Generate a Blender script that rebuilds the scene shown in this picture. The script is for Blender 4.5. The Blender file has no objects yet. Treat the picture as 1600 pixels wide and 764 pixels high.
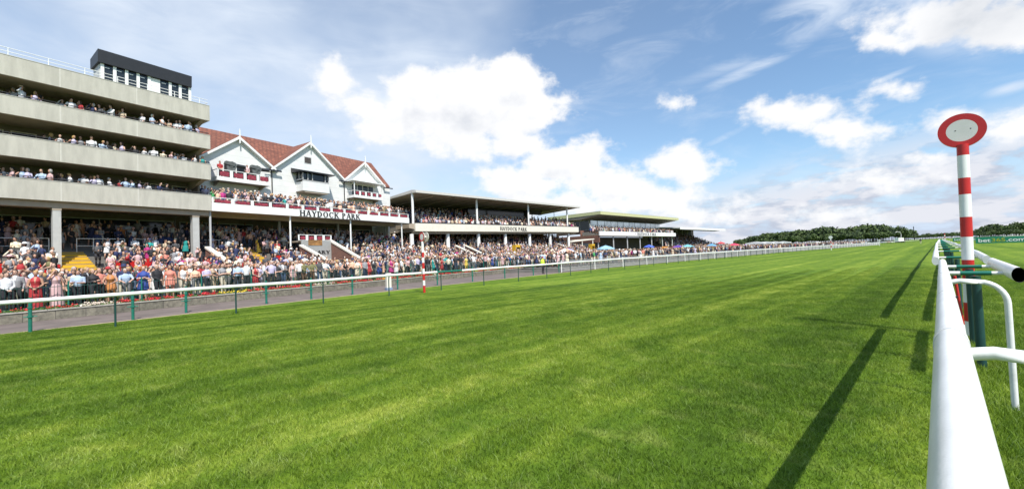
import bpy, math, random
import numpy as np
from math import sin, cos, tan, atan, atan2, radians, pi, sqrt
from mathutils import Matrix, Vector
random.seed(7); rng = np.random.default_rng(11)
SC = bpy.context.scene
COL = SC.collection

# ------------------------------------------------------------------ camera
YAW = atan(668/640); ROLL = atan(.04); PITCH = atan(17/640)
HC = 1.97
_fwd = Vector((-sin(YAW), cos(YAW), 0)); _r0 = Vector((cos(YAW), sin(YAW), 0)); _up = Vector((0, 0, 1))
_f = _fwd*cos(PITCH)+_up*sin(PITCH); _u = _up*cos(PITCH)-_fwd*sin(PITCH)
_R = _r0*cos(ROLL)-_u*sin(ROLL); _U = _u*cos(ROLL)+_r0*sin(ROLL)
cd = bpy.data.cameras.new('camera'); cam = bpy.data.objects.new('camera', cd); COL.objects.link(cam)
cd.sensor_width = 36; cd.lens = 640/1600*36; cd.clip_start = .05; cd.clip_end = 12000
M = Matrix((( _R.x, _U.x, -_f.x, 0), (_R.y, _U.y, -_f.y, 0), (_R.z, _U.z, -_f.z, HC), (0, 0, 0, 1)))
cam.matrix_world = M
SC.camera = cam

# ------------------------------------------------------------------ sky and sun
SUN_EL = 54.3; SUN_AZ = 107          # azimuth clockwise from +Y
sun_dir = Vector((sin(radians(SUN_AZ))*cos(radians(SUN_EL)), cos(radians(SUN_AZ))*cos(radians(SUN_EL)), sin(radians(SUN_EL))))
sl = bpy.data.lights.new('sun', 'SUN'); sl.energy = 5.0; sl.angle = radians(.5); sl.color = (1, .955, .88)
so = bpy.data.objects.new('sun', sl); COL.objects.link(so); so.location = (30, -20, 60)
so.rotation_euler = sun_dir.to_track_quat('Z', 'Y').to_euler()
SC.view_settings.view_transform = 'Standard'; SC.view_settings.look = 'None'
SC.view_settings.exposure = .36; SC.view_settings.gamma = 1

W = bpy.data.worlds.new('World'); SC.world = W; W.use_nodes = True
nt = W.node_tree; nt.nodes.clear()
def N(t, typ, **k):
    n = t.nodes.new(typ)
    for a, b in k.items(): setattr(n, a, b)
    return n
def L(t, a, b): t.links.new(a, b)
def mth(t, op, a, b=None, c=None, clamp=False):
    n = N(t, 'ShaderNodeMath', operation=op, use_clamp=clamp)
    for i, v in enumerate((a, b, c)):
        if v is None: continue
        if isinstance(v, (int, float)): n.inputs[i].default_value = v
        else: L(t, v, n.inputs[i])
    return n.outputs[0]
def mrange(t, v, a, b, c=0., d=1., typ='SMOOTHSTEP'):
    n = N(t, 'ShaderNodeMapRange', interpolation_type=typ)
    L(t, v, n.inputs[0])
    for i, x in enumerate((a, b, c, d)): n.inputs[i+1].default_value = x
    return n.outputs[0]
CUM = [(-0.8953, 0.3556, 0.1628, 0.0863, -0.0074), (-1.0182, 0.3608, 0.0828, 0.0749, 0.0342), (-0.7915, 0.3878, 0.0944, 0.0574, -0.0399), (-0.7226, 0.3453, 0.0751, 0.0449, -0.0625), (-1.2096, 0.389, 0.0538, 0.0325, 0.111), (-1.1425, 0.3472, 0.0634, 0.0292, 0.0732), (-0.952, 0.299, 0.1303, 0.0316, 0.0033), (-0.674, 0.2156, 0.1047, 0.0507, -0.0661), (-0.7772, 0.1759, 0.1171, 0.0427, -0.0439), (-0.563, 0.1551, 0.118, 0.0417, -0.0775), (-0.413, 0.1814, 0.0914, 0.0364, -0.1146), (-0.3963, 0.1143, 0.066, 0.0255, -0.092), (-0.604, 0.2399, 0.0604, 0.0233, -0.0858), (-0.2085, 0.2568, 0.0659, 0.0264, -0.2092), (-0.2518, 0.2846, 0.0209, 0.022, -0.2077), (-0.1129, 0.2085, 0.0533, 0.0205, -0.2147), (-0.044, 0.2584, 0.0188, 0.0083, -0.2807), (-0.4129, 0.3186, 0.0218, 0.0105, -0.1616), (-0.0791, 0.2461, 0.0127, 0.0076, -0.2556), (-0.0495, 0.3458, 0.0318, 0.0175, -0.3371), (0.0184, 0.3521, 0.0867, 0.0357, -0.3805), (0.0855, 0.3195, 0.0611, 0.0377, -0.4031), (0.0176, 0.1896, 0.0449, 0.0141, -0.2515), (0.0781, 0.1678, 0.0391, 0.0227, -0.2569), (-0.0743, 0.1093, 0.0614, 0.0229, -0.1493), (-0.3915, 0.0754, 0.0787, 0.0142, -0.0763), (-0.015, 0.1406, 0.0355, 0.0096, -0.194), (-0.1969, 0.0591, 0.0633, 0.0115, -0.0895), (-0.8128, 0.2631, 0.1174, 0.0325, -0.036), (-0.4859, 0.1015, 0.1407, 0.0265, -0.0743), (-0.7247, 0.1226, 0.1392, 0.0247, -0.0493), (-1.0578, 0.297, 0.0885, 0.0309, 0.0331)]
CIR = [(-0.051, 0.3971, 0.1295, 0.0293, -0.2088, 0.85), (0.0383, 0.3153, 0.0854, 0.0347, -0.4685, 0.6), (-0.63, 0.4809, 0.2965, 0.0376, 0.0425, 0.25), (-0.1521, 0.425, 0.1225, 0.045, 0.1553, 0.9), (-0.2536, 0.3583, 0.1201, 0.015, 0.2292, 0.7), (-0.2294, 0.3838, 0.2026, 0.0193, 0.1514, 0.5), (-0.0485, 0.2845, 0.0323, 0.0055, 0.1977, 0.6), (0.0871, 0.223, 0.0305, 0.0096, 0.0748, 0.8), (-1.4637, 0.4441, 0.3361, 0.0728, 0.1331, 0.75), (-1.5133, 0.3145, 0.3899, 0.0677, -0.0849, 0.55), (-1.166, 0.4773, 0.2535, 0.0577, 0.5338, 0.5), (-1.1592, 0.2576, 0.347, 0.0844, -0.1351, 0.6), (-0.3201, 0.2329, 0.06, 0.0081, 0.3189, 0.6), (-0.8661, 0.1099, 0.3722, 0.0619, -0.0333, 0.6), (-0.1423, 0.0357, 0.399, 0.0246, -0.0723, 0.5)]

def blob(t, vec, b, prev=None):
    if prev is not None:        # evaluate one after another (keeps the shader small)
        q = N(t, 'ShaderNodeVectorMath', operation='MULTIPLY_ADD'); L(t, prev, q.inputs[0]); q.inputs[1].default_value = (1e-7, 1e-7, 0); L(t, vec, q.inputs[2]); vec = q.outputs[0]
    m = N(t, 'ShaderNodeMapping', vector_type='TEXTURE')
    m.inputs['Location'].default_value = (b[0], b[1], 0); m.inputs['Rotation'].default_value = (0, 0, b[4]); m.inputs['Scale'].default_value = (b[2], b[3], 1)
    L(t, vec, m.inputs['Vector'])
    l = N(t, 'ShaderNodeVectorMath', operation='LENGTH'); L(t, m.outputs[0], l.inputs[0])
    return l.outputs['Value']
def noise(t, vec, scale, detail, rough=.55, dist=0., loc=(0, 0, 0), sc=(1, 1, 1), rot=0):
    m = N(t, 'ShaderNodeMapping'); m.inputs['Location'].default_value = loc; m.inputs['Scale'].default_value = sc; m.inputs['Rotation'].default_value = (0, 0, rot)
    L(t, vec, m.inputs['Vector'])
    n = N(t, 'ShaderNodeTexNoise'); n.inputs['Scale'].default_value = scale; n.inputs['Detail'].default_value = detail
    n.inputs['Roughness'].default_value = rough; n.inputs['Distortion'].default_value = dist
    L(t, m.outputs[0], n.inputs['Vector']); return n.outputs['Fac']
# density of the cumulus as a function of (azimuth, elevation)
G = bpy.data.node_groups.new('cumulus_density', 'ShaderNodeTree')
G.interface.new_socket('vec', in_out='INPUT', socket_type='NodeSocketVector')
G.interface.new_socket('dens', in_out='OUTPUT', socket_type='NodeSocketFloat')
gi = N(G, 'NodeGroupInput'); go = N(G, 'NodeGroupOutput')
cur = None                                                        # signed angular distance to the nearest cloud body
for b in CUM:
    l = mth(G, 'MULTIPLY_ADD', blob(G, gi.outputs[0], b, cur), b[3], -b[3]*1.05)
    cur = l if cur is None else mth(G, 'SMOOTH_MIN', cur, l, .015)
n1 = noise(G, gi.outputs[0], 11, 8, .58, .0, sc=(1, 1.3, 1))
d = mth(G, 'MULTIPLY_ADD', mth(G, 'SUBTRACT', n1, .455), .125, mth(G, 'MULTIPLY', cur, -1))
L(G, d, go.inputs[0])
tc = N(nt, 'ShaderNodeTexCoord'); sp = N(nt, 'ShaderNodeSeparateXYZ'); L(nt, tc.outputs['Generated'], sp.inputs[0])
az = mth(nt, 'ARCTAN2', sp.outputs[0], sp.outputs[1]); el = mth(nt, 'ARCSINE', sp.outputs[2])
cx = N(nt, 'ShaderNodeCombineXYZ'); L(nt, az, cx.inputs[0]); L(nt, el, cx.inputs[1]); V0 = cx.outputs[0]
def dens(off):
    a = N(nt, 'ShaderNodeVectorMath', operation='ADD'); a.inputs[1].default_value = off; L(nt, V0, a.inputs[0])
    g = N(nt, 'ShaderNodeGroup'); g.node_tree = G; L(nt, a.outputs[0], g.inputs[0]); return g.outputs[0]
D0 = dens((0, 0, 0)); V00 = V0
q_ = N(nt, 'ShaderNodeVectorMath', operation='MULTIPLY_ADD'); L(nt, D0, q_.inputs[0]); q_.inputs[1].default_value = (1e-7, 1e-7, 0); L(nt, V0, q_.inputs[2]); V0 = q_.outputs[0]
D1 = dens((.012, .024, 0)); V0 = V00
alpha = mrange(nt, D0, -.006, .022)
# self shading: where more cloud lies above towards the sun the light is dimmer
rel = mth(nt, 'SUBTRACT', D1, D0)
shade = mrange(nt, rel, -.05, .05, 1.0, .0, 'LINEAR')
deep = mrange(nt, D1, .01, .17, 1., .0)
lit = mth(nt, 'MULTIPLY_ADD', shade, .5, mth(nt, 'MULTIPLY', deep, .6))
ccol = N(nt, 'ShaderNodeMix', data_type='RGBA'); L(nt, mrange(nt, lit, .12, .76, 0, 1, 'LINEAR'), ccol.inputs['Factor'])
ccol.inputs['A'].default_value = (.53, .56, .62, 1); ccol.inputs['B'].default_value = (.79, .795, .81, 1)
# thin high cloud
cc = None
nc = noise(nt, V0, 5, 5, .62, .6, sc=(1, 3.2, 1), rot=-.12, loc=(.4, .2, 0)); nw = noise(nt, V0, 2.2, 4, .5, .2, sc=(1, 1.5, 1), loc=(7, 3, 0))
for b in CIR:
    l = blob(nt, V0, b, cc if cc is not None else D1); v = mth(nt, 'MULTIPLY', mrange(nt, l, 1.35, .1), b[5])
    cc = v if cc is None else mth(nt, 'MAXIMUM', cc, v)
left = mrange(nt, az, -.6, -1.05)                                  # thicker high veil over the stands
cir = mth(nt, 'MULTIPLY', cc, mrange(nt, nc, .28, .62))
left = mth(nt, 'MULTIPLY', left, mrange(nt, az, -2.5, -1.9))
veil = mth(nt, 'MULTIPLY', mth(nt, 'MULTIPLY', mrange(nt, nw, .32, .6, .45, 1.), mrange(nt, nc, .25, .7, .82, 1.1)), left)
gen = mth(nt, 'MULTIPLY_ADD', mrange(nt, nc, .45, .85), .34, mth(nt, 'MULTIPLY', mrange(nt, az, .1, -.7), .10))
cir = mth(nt, 'MAXIMUM', mth(nt, 'MAXIMUM', cir, mth(nt, 'MULTIPLY', veil, .95)), gen)
# low bank of distant cloud near the horizon
nb = noise(nt, V0, 11, 6, .58, .2, sc=(1, 3.0, 1), loc=(1.3, 5, 0))
bank = mth(nt, 'MULTIPLY', mrange(nt, mth(nt, 'MULTIPLY_ADD', mrange(nt, az, -.5, .05), -.07, el), .16, .03), mrange(nt, nb, .36, .52))
bank = mth(nt, 'MULTIPLY', bank, mrange(nt, az, -.75, -.35, .45, 1))
nb2 = noise(nt, V0, 11, 5, .58, .2, sc=(1, 3.0, 1), loc=(1.3, 5.1, 0))
bshade = mrange(nt, mth(nt, 'SUBTRACT', nb2, nb), -.1, .1, 1, 0)
bcol = N(nt, 'ShaderNodeMix', data_type='RGBA'); L(nt, bshade, bcol.inputs['Factor'])
bcol.inputs['A'].default_value = (.44, .485, .58, 1); bcol.inputs['B'].default_value = (.64, .655, .71, 1)
sky = N(nt, 'ShaderNodeTexSky', sky_type='NISHITA'); sky.sun_disc = False
sky.sun_elevation = radians(SUN_EL); sky.sun_rotation = radians(SUN_AZ); sky.air_density = 1.0; sky.dust_density = .7; sky.ozone_density = 1.6
SKYSTR = .122
sm = N(nt, 'ShaderNodeVectorMath', operation='SCALE'); tn = N(nt, 'ShaderNodeVectorMath', operation='MULTIPLY'); tn.inputs[1].default_value = (.98, 1.13, 1.18); L(nt, sky.outputs[0], tn.inputs[0]); L(nt, tn.outputs[0], sm.inputs[0]); sm.inputs[3].default_value = 1.0
def over(base, colr, fac, k=1/SKYSTR):
    m = N(nt, 'ShaderNodeMix', data_type='RGBA'); L(nt, fac, m.inputs['Factor']); L(nt, base, m.inputs['A'])
    if isinstance(colr, tuple): m.inputs['B'].default_value = tuple(c*k for c in colr)+(1,)
    else:
        s = N(nt, 'ShaderNodeVectorMath', operation='SCALE'); L(nt, colr, s.inputs[0]); s.inputs[3].default_value = k; L(nt, s.outputs[0], m.inputs['B'])
    return m.outputs['Result']
c = over(sm.outputs[0], (.46, .57, .74), mrange(nt, el, .22, .0, 0, .95))
c = over(c, (.62, .69, .79), cir)
c = over(c, bcol.outputs['Result'], bank)
# the cloud towards the upper right is thick and seen from below: greyer
gr = mth(nt, 'MULTIPLY', mrange(nt, az, -.03, .06), mrange(nt, el, .27, .36))
gcol = N(nt, 'ShaderNodeMix', data_type='RGBA'); L(nt, mth(nt, 'MULTIPLY', gr, mrange(nt, D1, -.01, .05, .35, 1.)), gcol.inputs['Factor']); L(nt, ccol.outputs['Result'], gcol.inputs['A']); gcol.inputs['B'].default_value = (.42, .46, .52, 1)
c = over(c, gcol.outputs['Result'], alpha)
bg = N(nt, 'ShaderNodeBackground'); bg.inputs[1].default_value = SKYSTR; L(nt, c, bg.inputs[0])
ow = N(nt, 'ShaderNodeOutputWorld'); L(nt, bg.outputs[0], ow.inputs[0])
W.cycles.sampling_method = 'MANUAL'; W.cycles.sample_map_resolution = 512

# ------------------------------------------------------------------ helpers
_mc = {}
def pm(name, col, rough=.6, var=.12, scale=4., bump=0., metallic=0., streak=None, spec=.5, bscale=None, trans=0.):
    if name in _mc: return _mc[name]
    m = bpy.data.materials.new(name); m.use_nodes = True; t = m.node_tree; b = t.nodes['Principled BSDF']; _mc[name] = m
    b.inputs['Roughness'].default_value = rough; b.inputs['Metallic'].default_value = metallic; b.inputs['Specular IOR Level'].default_value = spec
    if trans: b.inputs['Transmission Weight'].default_value = trans
    c4 = tuple(col)+(1,)
    if var:
        g = N(t, 'ShaderNodeNewGeometry'); f = noise(t, g.outputs['Position'], scale, 6, .6, 0, sc=streak or (1, 1, 1))
        mx = N(t, 'ShaderNodeMix', data_type='RGBA'); L(t, mrange(t, f, .25, .75), mx.inputs['Factor'])
        mx.inputs['A'].default_value = tuple(x*(1-var) for x in col)+(1,); mx.inputs['B'].default_value = tuple(min(1, x*(1+var)) for x in col)+(1,)
        L(t, mx.outputs['Result'], b.inputs['Base Color'])
        if bump:
            f2 = noise(t, g.outputs['Position'], bscale or scale*5, 4, .6)
            bp = N(t, 'ShaderNodeBump'); bp.inputs['Strength'].default_value = bump; bp.inputs['Distance'].default_value = .02
            L(t, f2, bp.inputs['Height']); L(t, bp.outputs[0], b.inputs['Normal'])
    else: b.inputs['Base Color'].default_value = c4
    return m
def obj(name, data, parent=None):
    o = bpy.data.objects.new(name, data); COL.objects.link(o)
    if parent: o.parent = parent
    return o
def tag(o, label=None, cat=None, group=None, kind=None):
    if label:
        assert 4 <= len(label.split()) <= 16, label
        o['label'] = label
    if cat: o['category'] = cat
    if group: o['group'] = group
    if kind: o['kind'] = kind
    return o
def empty(name, loc=(0, 0, 0), rz=0., **k):
    o = bpy.data.objects.new(name, None); COL.objects.link(o); o.location = loc; o.rotation_euler = (0, 0, rz); tag(o, **k); return o
class MB:
    def __init__(s, zs=0.): s.v = []; s.f = []; s.zs = zs; s.sm = []
    def add(s, vs, fs, smooth=False):
        n = len(s.v); s.v += [tuple(v) for v in vs]; s.f += [tuple(i+n for i in f) for f in fs]; s.sm += [smooth]*len(fs); return s
    def box(s, x0, x1, y0, y1, z0, z1):
        return s.add([(x0,y0,z0),(x1,y0,z0),(x1,y1,z0),(x0,y1,z0),(x0,y0,z1),(x1,y0,z1),(x1,y1,z1),(x0,y1,z1)],
            [(0,3,2,1),(4,5,6,7),(0,1,5,4),(1,2,6,5),(2,3,7,6),(3,0,4,7)])
    def prism(s, poly, axis, a, b):
        # poly: 2D points; axis 'x' -> (y,z), 'y' -> (x,z), 'z' -> (x,y)
        def P(p, c): return {'x': (c, p[0], p[1]), 'y': (p[0], c, p[1]), 'z': (p[0], p[1], c)}[axis]
        n = len(poly); vs = [P(p, a) for p in poly]+[P(p, b) for p in poly]
        fs = [tuple(range(n))[::-1], tuple(range(n, 2*n))]+[(i, (i+1) % n, n+(i+1) % n, n+i) for i in range(n)]
        return s.add(vs, fs)
    def tube(s, path, r, n=10, caps=True, smooth=True):
        P = [Vector(p) for p in path]; rs = r if isinstance(r, (list, tuple)) else [r]*len(P)
        vs = []; fs = []; ref = None
        for i, p in enumerate(P):
            t = (P[min(i+1, len(P)-1)]-P[max(i-1, 0)]).normalized()
            if ref is None: ref = Vector((0, 0, 1)) if abs(t.z) < .9 else Vector((1, 0, 0))
            u = (ref-t*ref.dot(t)).normalized(); ref = u; w = t.cross(u)
            for k in range(n):
                a = 2*pi*k/n; vs.append(p+(u*cos(a)+w*sin(a))*rs[i])
        for i in range(len(P)-1):
            for k in range(n): fs.append((i*n+k, i*n+(k+1) % n, (i+1)*n+(k+1) % n, (i+1)*n+k))
        s.add(vs, fs, smooth)
        if caps: s.add([vs[k] for k in range(n)]+[vs[-n+k] for k in range(n)], [tuple(range(n))[::-1], tuple(range(n, 2*n))])
        return s
    def cyl(s, x, y, z0, z1, r, n=16, r1=None): return s.tube([(x, y, z0), (x, y, z1)], [r, r if r1 is None else r1], n)
    def ell(s, c, r, n=12, m=8, smooth=True):
        vs = [(c[0], c[1], c[2]-r[2])]; fs = []
        for i in range(1, m):
            a = -pi/2+pi*i/m
            for k in range(n): vs.append((c[0]+r[0]*cos(a)*cos(2*pi*k/n), c[1]+r[1]*cos(a)*sin(2*pi*k/n), c[2]+r[2]*sin(a)))
        vs.append((c[0], c[1], c[2]+r[2])); e = len(vs)-1
        for k in range(n):
            fs.append((0, 1+(k+1) % n, 1+k)); fs.append((e, e-n+k, e-n+(k+1) % n))
            for i in range(m-2): fs.append((1+i*n+k, 1+i*n+(k+1) % n, 1+(i+1)*n+(k+1) % n, 1+(i+1)*n+k))
        return s.add(vs, fs, smooth)
    def build(s, name, mat, parent=None, **k):
        me = bpy.data.meshes.new(name)
        v = s.v if not s.zs else [(a, b, c+s.zs*a) for a, b, c in s.v]
        me.from_pydata(v, [], s.f); me.update()
        me.polygons.foreach_set('use_smooth', s.sm)
        me.materials.append(mat); o = obj(name, me, parent); tag(o, **k); return o
def gh(x):            # the course is slightly cambered: higher at its inner rail
    return .33*min(1, max(0, (x+21)/19))

# frames of the stands: local x runs along the front, local y inward
class Fr:
    def __init__(s, o, a): s.o = np.array(o, float); s.a = radians(a); s.s = np.array([-sin(s.a), cos(s.a)]); s.n = np.array([-cos(s.a), -sin(s.a)])
    def W(s, u, d): p = s.o+s.s*u+s.n*d; return float(p[0]), float(p[1])
    def loc(s, x, y): p = np.array([x, y])-s.o; return float(p@s.s), float(p@s.n)
    def empty(s, name, **k): return empty(name, (s.o[0], s.o[1], 0), pi/2+s.a, **k)
FA = Fr((-42, 0), 15); FC = Fr((-50.1, 29.15), 6.6); FD = Fr((-55, 100), 1.4); FE = Fr((-55, 100), 0)

# ------------------------------------------------------------------ ground
def grass_nodes(t, blades=False):
    g = N(t, 'ShaderNodeNewGeometry'); P = g.outputs['Position']
    big = noise(t, P, .16, 5, .55, .5, sc=(1, .45, .0)); mid = noise(t, P, 1.7, 7, .66, .5, sc=(1, .5, 0)); fine = noise(t, P, 9, 5, .65, sc=(1, .8, 0))
    wav = noise(t, P, .42, 4, .55, .1, sc=(2.2, .035, 0), loc=(4, 0, 0))
    sx_ = N(t, 'ShaderNodeSeparateXYZ'); L(t, P, sx_.inputs[0])
    mow = mth(t, 'SINE', mth(t, 'ADD', mth(t, 'MULTIPLY', sx_.outputs[0], 2*pi/4.6), mth(t, 'MULTIPLY', big, 2.)))
    v = mth(t, 'MULTIPLY_ADD', big, .45, mth(t, 'MULTIPLY_ADD', mid, .9, mth(t, 'MULTIPLY_ADD', wav, .85, mth(t, 'MULTIPLY_ADD', mow, .045, mth(t, 'MULTIPLY', fine, .42)))))
    r = N(t, 'ShaderNodeValToRGB'); L(t, mrange(t, v, .99, 1.62, typ='LINEAR'), r.inputs[0])
    e = r.color_ramp.elements
    e[0].position = 0; e[0].color = (.044, .088, .010, 1); e[1].position = 1; e[1].color = (.265, .315, .050, 1)
    x = e.new(.4); x.color = (.084, .151, .013, 1); x = e.new(.7); x.color = (.140, .212, .020, 1)
    st = noise(t, P, 2.6, 5, .6, .6, sc=(.55, 1.1, 0), loc=(9, 2, 0)); pt = mrange(t, st, .52, .74, 0, .42)
    mx_ = N(t, 'ShaderNodeMix', data_type='RGBA'); L(t, pt, mx_.inputs['Factor']); L(t, r.outputs[0], mx_.inputs['A']); mx_.inputs['B'].default_value = (.27, .31, .075, 1)
    return g, mx_.outputs['Result'], fine, mid
gm = bpy.data.materials.new('turf'); gm.use_nodes = True; t = gm.node_tree; b = t.nodes['Principled BSDF']
g, gc, fine, mid = grass_nodes(t); L(t, gc, b.inputs['Base Color']); b.inputs['Roughness'].default_value = .85; b.inputs['Specular IOR Level'].default_value = .08
vf = noise(t, g.outputs['Position'], 55, 4, .7, sc=(1, .8, 0))
hh = mth(t, 'MULTIPLY_ADD', vf, .5, fine); bp = N(t, 'ShaderNodeBump'); bp.inputs['Strength'].default_value = .6; bp.inputs['Distance'].default_value = .05
L(t, hh, bp.inputs['Height']); L(t, bp.outputs[0], b.inputs['Normal'])
bm = bpy.data.materials.new('grass_blade'); bm.use_nodes = True; t = bm.node_tree; b = t.nodes['Principled BSDF']
g, gc, fine, mid = grass_nodes(t)
rnd = N(t, 'ShaderNodeNewGeometry').outputs['Random Per Island']
hs = N(t, 'ShaderNodeHueSaturation'); L(t, gc, hs.inputs['Color']); L(t, mrange(t, rnd, 0, 1, .72, 2.1, 'LINEAR'), hs.inputs['Value']); L(t, mrange(t, rnd, .8, 1, 1., .75, 'LINEAR'), hs.inputs['Saturation'])
L(t, mrange(t, rnd, 0, 1, .505, .488, 'LINEAR'), hs.inputs['Hue'])
b.inputs['Roughness'].default_value = .55; b.inputs['Specular IOR Level'].default_value = .14
L(t, hs.outputs[0], b.inputs['Base Color'])
tr = N(t, 'ShaderNodeBsdfTranslucent'); L(t, hs.outputs[0], tr.inputs[0]); ms = N(t, 'ShaderNodeMixShader'); ms.inputs[0].default_value = .4
L(t, b.outputs[0], ms.inputs[1]); L(t, tr.outputs[0], ms.inputs[2]); L(t, ms.outputs[0], t.nodes['Material Output'].inputs[0])

xs = [-5000, -1500, -400, -120, -60, -40]+list(np.linspace(-30, 6, 37))+[12, 30, 100, 500, 5000]
ys = [-2000, -300, -60]+list(range(-20, 80, 4))+[100, 150, 220, 320, 500, 900, 2000, 8000]
vs = [(x, y, gh(x)) for x in xs for y in ys]; ny = len(ys)
fs = [(i*ny+j, (i+1)*ny+j, (i+1)*ny+j+1, i*ny+j+1) for i in range(len(xs)-1) for j in range(ny-1)]
gmb = MB(); gmb.add(vs, fs, True); gmb.build('ground', gm, kind='structure')
# short turf blades over the near part of the course (instanced patches of one ground cover object)
src = bpy.data.collections.new('grass_patches')
for k, (nb_, hsc) in enumerate(((5200, 1.), (5200, 1.12), (4200, .92))):
    p = rng.uniform(-.52, .52, (nb_, 2)); a = rng.uniform(0, 2*pi, nb_); h = rng.gamma(9, .0034, nb_)*hsc+.008; ln = rng.uniform(.2, 1.5, nb_)*h; la = rng.uniform(0, 2*pi, nb_); w = rng.uniform(.0015, .0032, nb_)
    v = np.zeros((nb_, 5, 3)); dx, dy = np.cos(a)*w, np.sin(a)*w
    v[:, 0, :2] = p-np.stack([dx, dy], 1); v[:, 1, :2] = p+np.stack([dx, dy], 1)
    mx = p+np.stack([np.cos(la), np.sin(la)], 1)*(ln*.35)[:, None]
    v[:, 2, :2] = mx+np.stack([dx, dy], 1)*.8; v[:, 3, :2] = mx-np.stack([dx, dy], 1)*.8; v[:, 2, 2] = v[:, 3, 2] = h*.6
    v[:, 4, :2] = p+np.stack([np.cos(la), np.sin(la)], 1)*ln[:, None]; v[:, 4, 2] = h
    me = bpy.data.meshes.new('grass_patch'); base = (np.arange(nb_)*5)[:, None]
    f4 = (base+np.array([0, 1, 2, 3])).tolist(); f3 = (base+np.array([3, 2, 4])).tolist()
    me.from_pydata(v.reshape(-1, 3).tolist(), [], f4+f3); me.update(); me.materials.append(bm)
    o = bpy.data.objects.new('grass_patch', me); src.objects.link(o)
pts = []
for ix in range(-34, 16):
    for iy in range(-8, 40):
        x, y = ix+.5, iy+.5
        zc = x*_f.x+y*_f.y; xc = x*_R.x+y*_R.y
        if zc < .3 or abs(xc) > zc*1.32+1.6 or zc > 26: continue
        if x < -20.6-.1*max(0, y-8)-.0 - (1.6 if y < 8 else 1.5) : continue
        if x < -21.5 and y < 2: continue
        pts.append((x, y, gh(x)-.004))
me = bpy.data.meshes.new('turf_blades'); me.from_pydata(pts, [], []); me.update()
at_ = me.attributes.new('blade_scale', 'FLOAT_VECTOR', 'POINT')
at_.data.foreach_set('vector', np.array([(1, 1, (1.7 if 0 < x < 1 and y < 12 else 1)*max(.12, 1-max(0, (x*_f.x+y*_f.y)-9)/19.)) for x, y, z in pts], 'f').ravel())
gobj = obj('grass', me); tag(gobj, kind='stuff')
ng = bpy.data.node_groups.new('turf', 'GeometryNodeTree')
ng.interface.new_socket('Geometry', in_out='INPUT', socket_type='NodeSocketGeometry'); ng.interface.new_socket('Geometry', in_out='OUTPUT', socket_type='NodeSocketGeometry')
a = N(ng, 'NodeGroupInput'); z = N(ng, 'NodeGroupOutput'); ip = N(ng, 'GeometryNodeInstanceOnPoints'); ci = N(ng, 'GeometryNodeCollectionInfo')
ci.inputs['Collection'].default_value = src; ci.inputs['Separate Children'].default_value = True; ci.inputs['Reset Children'].default_value = True
rv = N(ng, 'FunctionNodeRandomValue', data_type='INT'); rv.inputs[4].default_value = 0; rv.inputs[5].default_value = 3
mu = N(ng, 'ShaderNodeMath', operation='MULTIPLY'); mu.inputs[1].default_value = pi/2; L(ng, rv.outputs[2], mu.inputs[0])
cv = N(ng, 'ShaderNodeCombineXYZ'); L(ng, mu.outputs[0], cv.inputs[2])
L(ng, a.outputs[0], ip.inputs['Points']); L(ng, ci.outputs[0], ip.inputs['Instance']); ip.inputs['Pick Instance'].default_value = True
na = N(ng, 'GeometryNodeInputNamedAttribute', data_type='FLOAT_VECTOR'); na.inputs[0].default_value = 'blade_scale'; L(ng, na.outputs[0], ip.inputs['Scale']); L(ng, cv.outputs[0], ip.inputs['Rotation']); L(ng, ip.outputs[0], z.inputs[0])
gobj.modifiers.new('turf', 'NODES').node_group = ng

M_white = pm('white_paint', (.78, .78, .76), .4, .05, 3)
M_cream = pm('cream_render', (.70, .66, .56), .7, .07, 2, .15)
M_conc = pm('pebbledash_concrete', (.46, .44, .38), .9, .12, 1.6, .5, bscale=22, streak=(1.6, 1.6, .35))
M_joint = pm('pale_joint', (.55, .53, .47), .8, .05)
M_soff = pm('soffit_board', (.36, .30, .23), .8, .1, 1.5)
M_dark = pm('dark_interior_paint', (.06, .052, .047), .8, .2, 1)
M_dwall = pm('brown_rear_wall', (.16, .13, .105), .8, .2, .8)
M_glass = pm('dark_window_glass', (.02, .026, .032), .08, 0)
M_rail = pm('rail_plastic', (.72, .72, .70), .35, .10, 7, .06, streak=(1, .35, 1))
M_black = pm('black_cladding', (.022, .022, .026), .45, .1)
M_grey = pm('grey_paint', (.42, .42, .42), .55, .06)
M_maroon = pm('maroon_bunting', (.25, .03, .05), .7, .5, 5)
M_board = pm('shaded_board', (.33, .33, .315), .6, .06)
M_green = pm('green_paint', (.012, .15, .105), .42, .12, 5)
M_dgreen = pm('dark_green_paint', (.012, .055, .048), .45, .12, 5)
M_red = pm('red_paint', (.50, .018, .016), .4, .06)
M_yel = pm('yellow_paint', (.62, .37, .02), .6, .1, 3)
M_tar = pm('pink_tarmac', (.14, .112, .100), .9, .26, .8, .3)
M_step = pm('terrace_concrete', (.17, .16, .145), .9, .15, 1)
M_lead = pm('dark_metal', (.05, .05, .055), .4, .05, metallic=.6)
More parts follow.
